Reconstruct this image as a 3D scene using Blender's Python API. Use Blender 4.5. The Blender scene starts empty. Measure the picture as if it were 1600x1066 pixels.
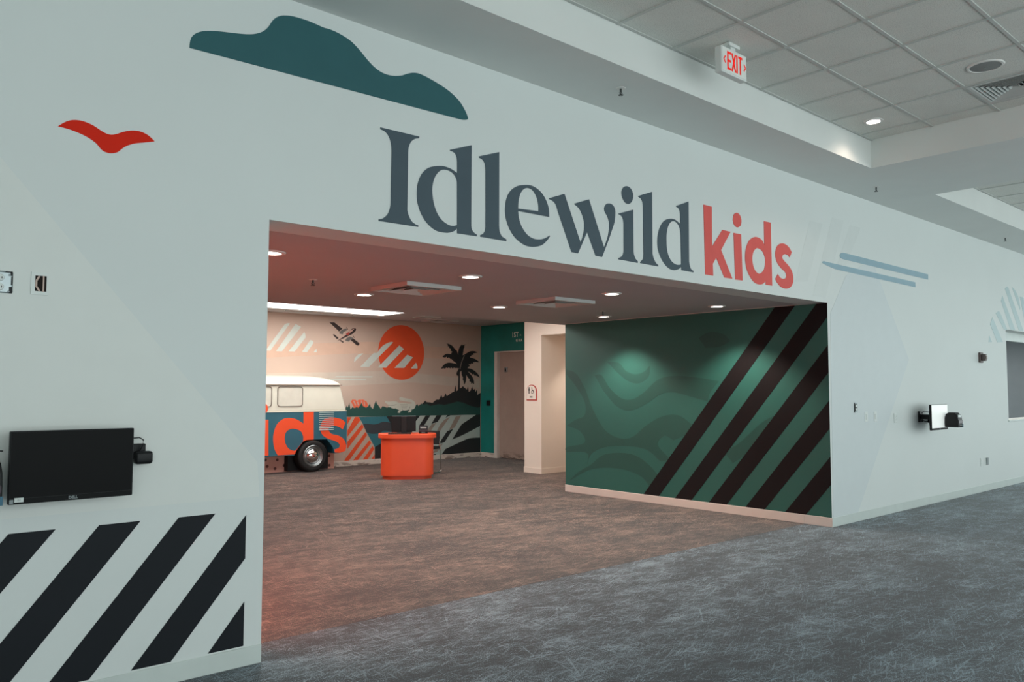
import bpy, bmesh, math, random
from math import pi, sin, cos, radians
from mathutils import Vector, Matrix
from mathutils.geometry import tessellate_polygon

random.seed(4)
S = bpy.context.scene
COL = S.collection

# ------------------------------------------------------------------ camera
cam_d = bpy.data.cameras.new('camera')
cam_d.sensor_fit = 'HORIZONTAL'
cam_d.sensor_width = 36.0
cam_d.lens = 1250.54 / 1600 * 36.0
cam = bpy.data.objects.new('camera', cam_d)
COL.objects.link(cam)
YAW, PITCH, ROLL = 0.7269, 0.0598, 0.0014
_f = Vector((sin(YAW) * cos(PITCH), cos(YAW) * cos(PITCH), sin(PITCH)))
_r = Vector((cos(YAW), -sin(YAW), 0)); _u = _r.cross(_f)
_r2 = cos(ROLL) * _r + sin(ROLL) * _u
_u2 = -sin(ROLL) * _r + cos(ROLL) * _u
_m = Matrix((_r2, _u2, -_f)).transposed().to_4x4()
_m.translation = Vector((-1.9416, -4.2416, 1.4898))
cam.matrix_world = _m
cam_d.clip_start = 0.05
S.camera = cam

# ------------------------------------------------------------------ world, daylight, exposure
W = bpy.data.worlds.new('sky'); S.world = W; W.use_nodes = True
bg = W.node_tree.nodes['Background']
bg.inputs[0].default_value = (0.85, 0.965, 0.965, 1)
bg.inputs[1].default_value = 2.7
S.view_settings.view_transform = 'Standard'
S.view_settings.look = 'None'
S.view_settings.exposure = 0.0
S.view_settings.gamma = 1.0
S.view_settings.use_curve_mapping = False
S.cycles.use_denoising = True
S.cycles.denoising_prefilter = 'NONE'
S.cycles.max_bounces = 10
S.cycles.diffuse_bounces = 6
S.cycles.sample_clamp_indirect = 6.0

def portal(name, loc, rot, sx, sy):        # marks a window opening so the sky is sampled through it
    l = bpy.data.lights.new(name, 'AREA'); l.shape = 'RECTANGLE'; l.size = sx; l.size_y = sy
    l.cycles.is_portal = True
    o = bpy.data.objects.new(name, l); COL.objects.link(o); o.location = loc; o.rotation_euler = rot
    return o
portal('daylight_portal', (20.95, -4.1, 1.85), (0, radians(90), 0), 3.5, 7.8)
portal('daylight_portal', (5.75, -7.95, 1.85), (radians(90), 0, 0), 22.4, 3.5)

LAMP = (1.0, 0.84, 0.72)      # warm downlights
RED = (1.0, 0.22, 0.10)       # added orange tube at the far left of the room

# ------------------------------------------------------------------ materials
def lin(h):
    if isinstance(h, str):
        h = h.lstrip('#'); c = [int(h[i:i + 2], 16) / 255 for i in (0, 2, 4)]
    else:
        c = list(h)
    return tuple((x / 12.92 if x <= 0.04045 else ((x + 0.055) / 1.055) ** 2.4) for x in c) + (1,)

MATS = {}
def mat(name, col, rough=0.6, metal=0.0, vary=0.05, scale=6.0, bump=0.0, bscale=200.0, spec=0.5, coat=0.0):
    if name in MATS: return MATS[name]
    m = bpy.data.materials.new(name); m.use_nodes = True
    nt = m.node_tree; b = nt.nodes['Principled BSDF']
    b.inputs['Roughness'].default_value = rough; b.inputs['Metallic'].default_value = metal
    b.inputs['Specular IOR Level'].default_value = spec
    if coat: b.inputs['Coat Weight'].default_value = coat
    tc = nt.nodes.new('ShaderNodeTexCoord')
    n = nt.nodes.new('ShaderNodeTexNoise'); n.inputs['Scale'].default_value = scale; n.inputs['Detail'].default_value = 4
    nt.links.new(tc.outputs['Object'], n.inputs['Vector'])
    r = nt.nodes.new('ShaderNodeMapRange'); r.inputs['From Min'].default_value = .3; r.inputs['From Max'].default_value = .7
    r.inputs['To Min'].default_value = 1 - vary; r.inputs['To Max'].default_value = 1 + vary
    nt.links.new(n.outputs['Fac'], r.inputs['Value'])
    mx = nt.nodes.new('ShaderNodeMix'); mx.data_type = 'RGBA'; mx.blend_type = 'MULTIPLY'; mx.inputs['Factor'].default_value = 1
    mx.inputs['A'].default_value = lin(col)
    nt.links.new(r.outputs['Result'], mx.inputs['B'])
    nt.links.new(mx.outputs['Result'], b.inputs['Base Color'])
    if bump:
        n2 = nt.nodes.new('ShaderNodeTexNoise'); n2.inputs['Scale'].default_value = bscale; n2.inputs['Detail'].default_value = 3
        nt.links.new(tc.outputs['Object'], n2.inputs['Vector'])
        bp = nt.nodes.new('ShaderNodeBump'); bp.inputs['Strength'].default_value = bump; bp.inputs['Distance'].default_value = 0.002
        nt.links.new(n2.outputs['Fac'], bp.inputs['Height']); nt.links.new(bp.outputs['Normal'], b.inputs['Normal'])
    MATS[name] = m
    return m

def emit(name, col, strength):
    if name in MATS: return MATS[name]
    m = bpy.data.materials.new(name); m.use_nodes = True
    nt = m.node_tree; b = nt.nodes['Principled BSDF']
    b.inputs['Base Color'].default_value = lin('#f4efe8')
    b.inputs['Emission Color'].default_value = tuple(col) + (1,)
    b.inputs['Emission Strength'].default_value = strength
    MATS[name] = m
    return m

def carpet(name, dark, light):
    m = bpy.data.materials.new(name); m.use_nodes = True
    nt = m.node_tree; N = nt.nodes.new; L = nt.links.new
    b = nt.nodes['Principled BSDF']; b.inputs['Roughness'].default_value = 0.95; b.inputs['Specular IOR Level'].default_value = 0.15
    b.inputs['Sheen Weight'].default_value = 0.25; b.inputs['Sheen Roughness'].default_value = 0.5
    tc = N('ShaderNodeTexCoord')
    def noise(sc, rot=0.0, detail=2.0, scale=1.0, rough=.5, dist=0.0):
        mp = N('ShaderNodeMapping'); mp.inputs['Scale'].default_value = tuple(1 / q for q in sc); mp.inputs['Rotation'].default_value = (0, 0, rot)
        mp.vector_type = 'TEXTURE'
        L(tc.outputs['Object'], mp.inputs['Vector'])
        n = N('ShaderNodeTexNoise'); n.inputs['Scale'].default_value = scale; n.inputs['Detail'].default_value = detail
        n.inputs['Roughness'].default_value = rough; n.inputs['Distortion'].default_value = dist
        L(mp.outputs['Vector'], n.inputs['Vector']); return n.outputs['Fac']
    def rng(v, a, c, lo=0.0, hi=1.0):
        r = N('ShaderNodeMapRange'); r.inputs['From Min'].default_value = a; r.inputs['From Max'].default_value = c
        r.inputs['To Min'].default_value = lo; r.inputs['To Max'].default_value = hi
        L(v, r.inputs['Value']); return r.outputs['Result']
    def op(o, a, c):
        k = N('ShaderNodeMath'); k.operation = o
        for i, v in enumerate((a, c)):
            if isinstance(v, (int, float)): k.inputs[i].default_value = v
            else: L(v, k.inputs[i])
        return k.outputs[0]
    def lines(rot, sc, width, seed):           # straight thin strokes: edges of stretched cells
        mp = N('ShaderNodeMapping'); mp.vector_type = 'TEXTURE'; mp.inputs['Rotation'].default_value = (0, 0, rot)
        mp.inputs['Scale'].default_value = tuple(1 / q for q in sc); mp.inputs['Location'].default_value = (seed, seed * .7, 0)
        L(tc.outputs['Object'], mp.inputs['Vector'])
        v = N('ShaderNodeTexVoronoi'); v.feature = 'DISTANCE_TO_EDGE'; v.voronoi_dimensions = '2D'; v.inputs['Scale'].default_value = 1
        L(mp.outputs['Vector'], v.inputs['Vector'])
        return rng(v.outputs['Distance'], width, width * .3)
    s = None
    for rot, sc, lo, hi in ((0.0, (4, 60, 1), .55, .66), (radians(90), (5, 60, 1), .57, .67), (radians(24), (6, 70, 1), .56, .66), (radians(-30), (6, 70, 1), .56, .66)):
        v = rng(noise(sc, rot, 2.0, 1.0, .6, .1), lo, hi)
        s = v if s is None else op('MAXIMUM', s, v)
    ln = op('MAXIMUM', lines(radians(8), (1.3, 2.6, 1), .014, 3.1), op('MAXIMUM', lines(radians(-20), (1.9, 3.8, 1), .018, 7.7), lines(radians(35), (2.6, 2.2, 1), .016, 1.3)))
    ln = op('MULTIPLY', ln, rng(noise((1, 1, 1), 0, 3.0, 4.5, .65), .46, .62))
    patch = rng(noise((.9, 2.0, 1), 0.1, 5.0, 1.0, .65), .36, .64, 0.0, 1.0)
    patch2 = rng(noise((3.4, 7.5, 1), -.2, 4.0, 1.0, .7), .34, .66, 0.0, 1.0)
    dens = op('ADD', op('MULTIPLY', op('ADD', patch, patch2), .115), op('ADD', op('MULTIPLY', s, .13), op('MULTIPLY', ln, .12)))
    fine = noise((1, 1, 1), 0, 2.0, 170.0, .7)
    mask = rng(op('ADD', fine, dens), .65, .81)
    fib = rng(noise((1, 1, 1), 0, 1.0, 300.0, .7), .3, .7, .65, 1.35)
    c2 = N('ShaderNodeMix'); c2.data_type = 'RGBA'; c2.inputs['A'].default_value = lin(dark); c2.inputs['B'].default_value = lin(light)
    L(mask, c2.inputs['Factor'])
    c3 = N('ShaderNodeMix'); c3.data_type = 'RGBA'; c3.blend_type = 'MULTIPLY'; c3.inputs['Factor'].default_value = 1
    L(c2.outputs['Result'], c3.inputs['A']); L(fib, c3.inputs['B'])
    L(c3.outputs['Result'], b.inputs['Base Color'])
    bp = N('ShaderNodeBump'); bp.inputs['Strength'].default_value = .35; bp.inputs['Distance'].default_value = .004
    L(fine, bp.inputs['Height']); L(bp.outputs['Normal'], b.inputs['Normal'])
    return m

def dirty(name, col, dirt, zlo, zhi, thr=(.5, .6)):
    """paint with scuff marks of their own shape near the floor"""
    m = mat(name, col, .55, vary=.04)
    nt = m.node_tree; b = nt.nodes['Principled BSDF']
    old = b.inputs['Base Color'].links[0].from_socket
    tc = nt.nodes.new('ShaderNodeTexCoord'); mp = nt.nodes.new('ShaderNodeMapping'); mp.inputs['Scale'].default_value = (5, 5, 14)
    nt.links.new(tc.outputs['Object'], mp.inputs['Vector'])
    n = nt.nodes.new('ShaderNodeTexNoise'); n.inputs['Scale'].default_value = 1; n.inputs['Detail'].default_value = 5
    nt.links.new(mp.outputs['Vector'], n.inputs['Vector'])
    sp = nt.nodes.new('ShaderNodeSeparateXYZ'); nt.links.new(tc.outputs['Object'], sp.inputs[0])
    hz = nt.nodes.new('ShaderNodeMapRange'); hz.inputs['From Min'].default_value = zhi; hz.inputs['From Max'].default_value = zlo
    nt.links.new(sp.outputs['Z'], hz.inputs['Value'])
    th = nt.nodes.new('ShaderNodeMapRange'); th.inputs['From Min'].default_value = thr[0]; th.inputs['From Max'].default_value = thr[1]
    nt.links.new(n.outputs['Fac'], th.inputs['Value'])
    k = nt.nodes.new('ShaderNodeMath'); k.operation = 'MULTIPLY'
    nt.links.new(hz.outputs['Result'], k.inputs[0]); nt.links.new(th.outputs['Result'], k.inputs[1])
    mx = nt.nodes.new('ShaderNodeMix'); mx.data_type = 'RGBA'; mx.inputs['B'].default_value = lin(dirt)
    nt.links.new(k.outputs[0], mx.inputs['Factor']); nt.links.new(old, mx.inputs['A']); nt.links.new(mx.outputs['Result'], b.inputs['Base Color'])
    return m

def tile_mat():
    m = mat('acoustic_tile', '#e2e2dc', .9, vary=.03, scale=3)
    nt = m.node_tree; b = nt.nodes['Principled BSDF']
    old = b.inputs['Base Color'].links[0].from_socket
    g = nt.nodes.new('ShaderNodeNewGeometry')
    n = nt.nodes.new('ShaderNodeTexNoise'); n.inputs['Scale'].default_value = 160; n.inputs['Detail'].default_value = 2
    nt.links.new(g.outputs['Position'], n.inputs['Vector'])
    r = nt.nodes.new('ShaderNodeMapRange'); r.inputs['From Min'].default_value = .33; r.inputs['From Max'].default_value = .5
    r.inputs['To Min'].default_value = .72; r.inputs['To Max'].default_value = 1
    nt.links.new(n.outputs['Fac'], r.inputs['Value'])
    mx = nt.nodes.new('ShaderNodeMix'); mx.data_type = 'RGBA'; mx.blend_type = 'MULTIPLY'; mx.inputs['Factor'].default_value = 1
    nt.links.new(old, mx.inputs['A']); nt.links.new(r.outputs['Result'], mx.inputs['B']); nt.links.new(mx.outputs['Result'], b.inputs['Base Color'])
    return m

M_WALL = mat('white_wall_paint', '#dde1df', .6, vary=.012, scale=1.3, bump=.08, bscale=260)
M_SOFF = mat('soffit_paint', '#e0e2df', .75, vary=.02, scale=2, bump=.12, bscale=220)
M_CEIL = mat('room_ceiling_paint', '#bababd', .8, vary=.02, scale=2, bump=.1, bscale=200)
M_CREAM = mat('cream_wall_paint', '#e6dccf', .55, vary=.015, scale=2, bump=.06)
M_GREEN = mat('deep_green_wallcovering', '#2b665d', .5, vary=.05, scale=1.2, bump=.08, bscale=300)
M_GREEN2 = mat('darker_green_print', '#25574f', .5, vary=.03)
M_NAVY = mat('charcoal_plum_print', '#171416', .6, vary=.04, spec=.25)
M_TEAL = mat('teal_wall_paint', '#178079', .5, vary=.18, scale=2.2)
M_SAND = mat('sand_mural_print', '#c9b3a4', .6, vary=.05, scale=.9)
M_ORANGE = mat('orange_wall_paint', '#e2512a', .6, vary=.03)
M_BASE = mat('white_vinyl_base', '#cfd6d2', .45, vary=.03)
M_WARMBASE = mat('lamplit_vinyl_base', '#dcd2ca', .45, vary=.03)  # white base again, with warm lamp light mixed into the colour
M_BLACK = mat('black_plastic', '#111214', .45, vary=.05, spec=.3)
M_BLACKM = mat('black_matte', '#121214', .7, vary=.05)
M_STEEL = mat('brushed_steel', '#9ba3a5', .35, 1.0, vary=.05)
M_CHROME = mat('chrome', '#e6e6e6', .08, 1.0, vary=.01)
M_WHITEP = mat('white_plastic', '#dfe3e0', .4, vary=.02)
M_GREYP = mat('grey_plastic', '#8d9496', .45, vary=.03)
M_TILE = tile_mat()
M_GRID = mat('ceiling_grid_metal', '#c4c6c2', .5, vary=.02)
C_HALL = carpet('hall_carpet_daylit', '#1f282f', '#8a9fab')  # cool daylight cast mixed into the carpet colour
C_ROOM = carpet('room_carpet_lamplit', '#221a17', '#8b7466')  # same carpet pattern, warm lamp cast mixed into the colour

# ------------------------------------------------------------------ mesh helpers
def link(o, parent=None):
    COL.objects.link(o)
    if parent is not None: o.parent = parent
    return o
def tag(o, label=None, cat=None, group=None, kind=None):
    if label: o['label'] = label
    if cat: o['category'] = cat
    if group: o['group'] = group
    if kind: o['kind'] = kind
    return o
def obj(name, bm, m, parent=None, smooth=False, label=None):
    me = bpy.data.meshes.new(name)
    bmesh.ops.recalc_face_normals(bm, faces=bm.faces)
    bm.to_mesh(me); bm.free()
    for x in (m if isinstance(m, (list, tuple)) else [m]): me.materials.append(x)
    if smooth:
        for pl in me.polygons: pl.use_smooth = True
        me.set_sharp_from_angle(angle=radians(40))
    o = link(bpy.data.objects.new(name, me), parent)
    if label: o['label'] = label
    return o
def empty(name, loc=(0, 0, 0), rz=0.0):
    o = bpy.data.objects.new(name, None); link(o); o.location = loc; o.rotation_euler = (0, 0, rz)
    o.empty_display_size = .05
    return o
def thing(name, label, cat, loc=(0, 0, 0), rz=0.0, group=None):
    return tag(empty(name, loc, rz), label, cat, group)
def struct(name, bm, m, label=None):
    o = obj(name, bm, m); o['kind'] = 'structure'
    if label: o['label'] = label
    return o
def bx(bm, x0, x1, y0, y1, z0, z1, bev=0.0, seg=2):
    r = bmesh.ops.create_cube(bm, size=1)
    vs = r['verts']
    for v in vs:
        v.co = Vector(((x0 + x1) / 2 + v.co.x * (x1 - x0), (y0 + y1) / 2 + v.co.y * (y1 - y0), (z0 + z1) / 2 + v.co.z * (z1 - z0)))
    if bev:
        es = list({e for v in vs for e in v.link_edges})
        bmesh.ops.bevel(bm, geom=es, offset=bev, segments=seg, profile=.5, affect='EDGES')
    return bm
def box(*a, **k): return bx(bmesh.new(), *a, **k)
def tube(bm, pts, r, seg=8, cap=True):
    pts = [Vector(p) for p in pts]; rings = []
    for i, p in enumerate(pts):
        t = (pts[min(i + 1, len(pts) - 1)] - pts[max(i - 1, 0)]).normalized()
        a = t.cross(Vector((0, 0, 1)));
        if a.length < .05: a = t.cross(Vector((0, 1, 0)))
        a.normalize(); c = t.cross(a).normalized()
        rr = r[i] if isinstance(r, (list, tuple)) else r
        rings.append([bm.verts.new(p + a * cos(2 * pi * k / seg) * rr + c * sin(2 * pi * k / seg) * rr) for k in range(seg)])
    for i in range(len(rings) - 1):
        for k in range(seg):
            bm.faces.new((rings[i][k], rings[i][(k + 1) % seg], rings[i + 1][(k + 1) % seg], rings[i + 1][k]))
    if cap:
        bm.faces.new(rings[0][::-1]); bm.faces.new(rings[-1])
    return bm
def lathe(bm, prof, seg=32, M=None):
    """prof: list of (radius, height) turned about z, then moved by matrix M"""
    M = M or Matrix()
    rings = []
    for r, h in prof:
        if r < 1e-5: rings.append([bm.verts.new(M @ Vector((0, 0, h)))])
        else: rings.append([bm.verts.new(M @ Vector((r * cos(2 * pi * k / seg), r * sin(2 * pi * k / seg), h))) for k in range(seg)])
    for a, b in zip(rings[:-1], rings[1:]):
        for k in range(seg):
            k2 = (k + 1) % seg
            if len(a) == 1 and len(b) == 1: continue
            if len(a) == 1: bm.faces.new((a[0], b[k], b[k2]))
            elif len(b) == 1: bm.faces.new((a[k], a[k2], b[0]))
            else: bm.faces.new((a[k], a[k2], b[k2], b[k]))
    return bm
def prism(bm, pts, f0, f1):
    """closed outline pts (2-D) swept between two mappings f0, f1 : (u,v) -> Vector"""
    a = [bm.verts.new(f0(u, v)) for u, v in pts]; b = [bm.verts.new(f1(u, v)) for u, v in pts]
    n = len(pts)
    for i in range(n): bm.faces.new((a[i], a[(i + 1) % n], b[(i + 1) % n], b[i]))
    for q, ring in ((0, a), (1, b)):
        for t in tessellate_polygon([[Vector((u, v, 0)) for u, v in pts]]):
            try: bm.faces.new([ring[i] for i in t])
            except ValueError: pass
    return bm
def smooth_pts(s, sub=5):
    """'x,z! x,z ...': ! marks a corner, other points are rounded through"""
    P = []; C = []
    for tok in s.split():
        c = tok.endswith('!'); x, y = map(float, tok.rstrip('!').split(',')); P.append(Vector((x, y))); C.append(c)
    n = len(P); out = []
    for i in range(n):
        j = (i + 1) % n
        p1, p2 = P[i], P[j]
        out.append((p1.x, p1.y))
        if C[i] and C[j]: continue
        p0 = P[i - 1] if not C[i] else p1 - (p2 - p1) * .5
        p3 = P[(j + 1) % n] if not C[j] else p2 + (p2 - p1) * .5
        for k in range(1, sub):
            t = k / sub
            q = .5 * ((2 * p1) + (p2 - p0) * t + (2 * p0 - 5 * p1 + 4 * p2 - p3) * t * t + (3 * p1 - p0 - 3 * p2 + p3) * t ** 3)
            out.append((q.x, q.y))
    return out
def decal(name, loops, face, m, parent=None, off=.002, thick=.0018, label=None):
    """flat print or vinyl on a wall. face: ('y', Y) looks towards -y, ('x', X) looks towards -x"""
    ax, val = face
    if ax == 'y': F = lambda d: (lambda u, v: Vector((u, val - d, v)))
    else: F = lambda d: (lambda u, v: Vector((val - d, u, v)))
    bm = bmesh.new()
    loops = [smooth_pts(l) if isinstance(l, str) else list(l) for l in loops]
    fr = [[bm.verts.new(F(off)(u, v)) for u, v in l] for l in loops]
    bk = [[bm.verts.new(F(off - thick)(u, v)) for u, v in l] for l in loops]
    flat = [v for l in fr for v in l]
    for t in tessellate_polygon([[Vector((u, v, 0)) for u, v in l] for l in loops]):
        try: bm.faces.new([flat[i] for i in t])
        except ValueError: pass
    for a, b in zip(fr, bk):
        for i in range(len(a)):
            j = (i + 1) % len(a); bm.faces.new((a[i], a[j], b[j], b[i]))
    me = bpy.data.meshes.new(name); bmesh.ops.recalc_face_normals(bm, faces=bm.faces); bm.to_mesh(me); bm.free(); me.materials.append(m)
    o = link(bpy.data.objects.new(name, me), parent)
    if label: o['label'] = label
    return o
def text(name, body, size, m, parent, M, sx=1.0, offset=0.0, extrude=.0006, align='CENTER'):
    cu = bpy.data.curves.new(name, 'FONT'); cu.body = body; cu.size = size; cu.align_x = align; cu.align_y = 'CENTER'
    cu.offset = offset; cu.extrude = extrude; cu.resolution_u = 3
    t = bpy.data.objects.new(name, cu); COL.objects.link(t)
    dg = bpy.context.evaluated_depsgraph_get()
    me = bpy.data.meshes.new_from_object(t.evaluated_get(dg))
    bpy.data.objects.remove(t); bpy.data.curves.remove(cu)
    me.transform(M @ Matrix.Diagonal((sx, 1, 1, 1))); me.materials.clear(); me.materials.append(m); me.name = name
    return link(bpy.data.objects.new(name, me), parent)
def front(x, y, z):     # text standing in a wall plane, read from -y
    return Matrix.Translation((x, y, z)) @ Matrix.Rotation(pi / 2, 4, 'X')
def side(x, y, z):      # text in a wall plane, read from -x
    return Matrix.Translation((x, y, z)) @ Matrix.Rotation(-pi / 2, 4, 'Z') @ Matrix.Rotation(pi / 2, 4, 'X')
def copy_tree(o, parent=None):
    c = o.copy(); COL.objects.link(c); c.parent = parent
    for ch in [k for k in bpy.data.objects if k.parent == o]: copy_tree(ch, c)
    return c
def rrect(x0, x1, z0, z1, r, n=5):
    out = []
    for cx, cz, a in ((x1 - r, z1 - r, 0), (x0 + r, z1 - r, 90), (x0 + r, z0 + r, 180), (x1 - r, z0 + r, 270)):
        for k in range(n + 1):
            t = radians(a + 90 * k / n); out.append((cx + r * cos(t), cz + r * sin(t)))
    return out
def circ(cx, cz, r, n=40, rz=None):
    return [(cx + r * cos(2 * pi * k / n), cz + (rz or r) * sin(2 * pi * k / n)) for k in range(n)]

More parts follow.
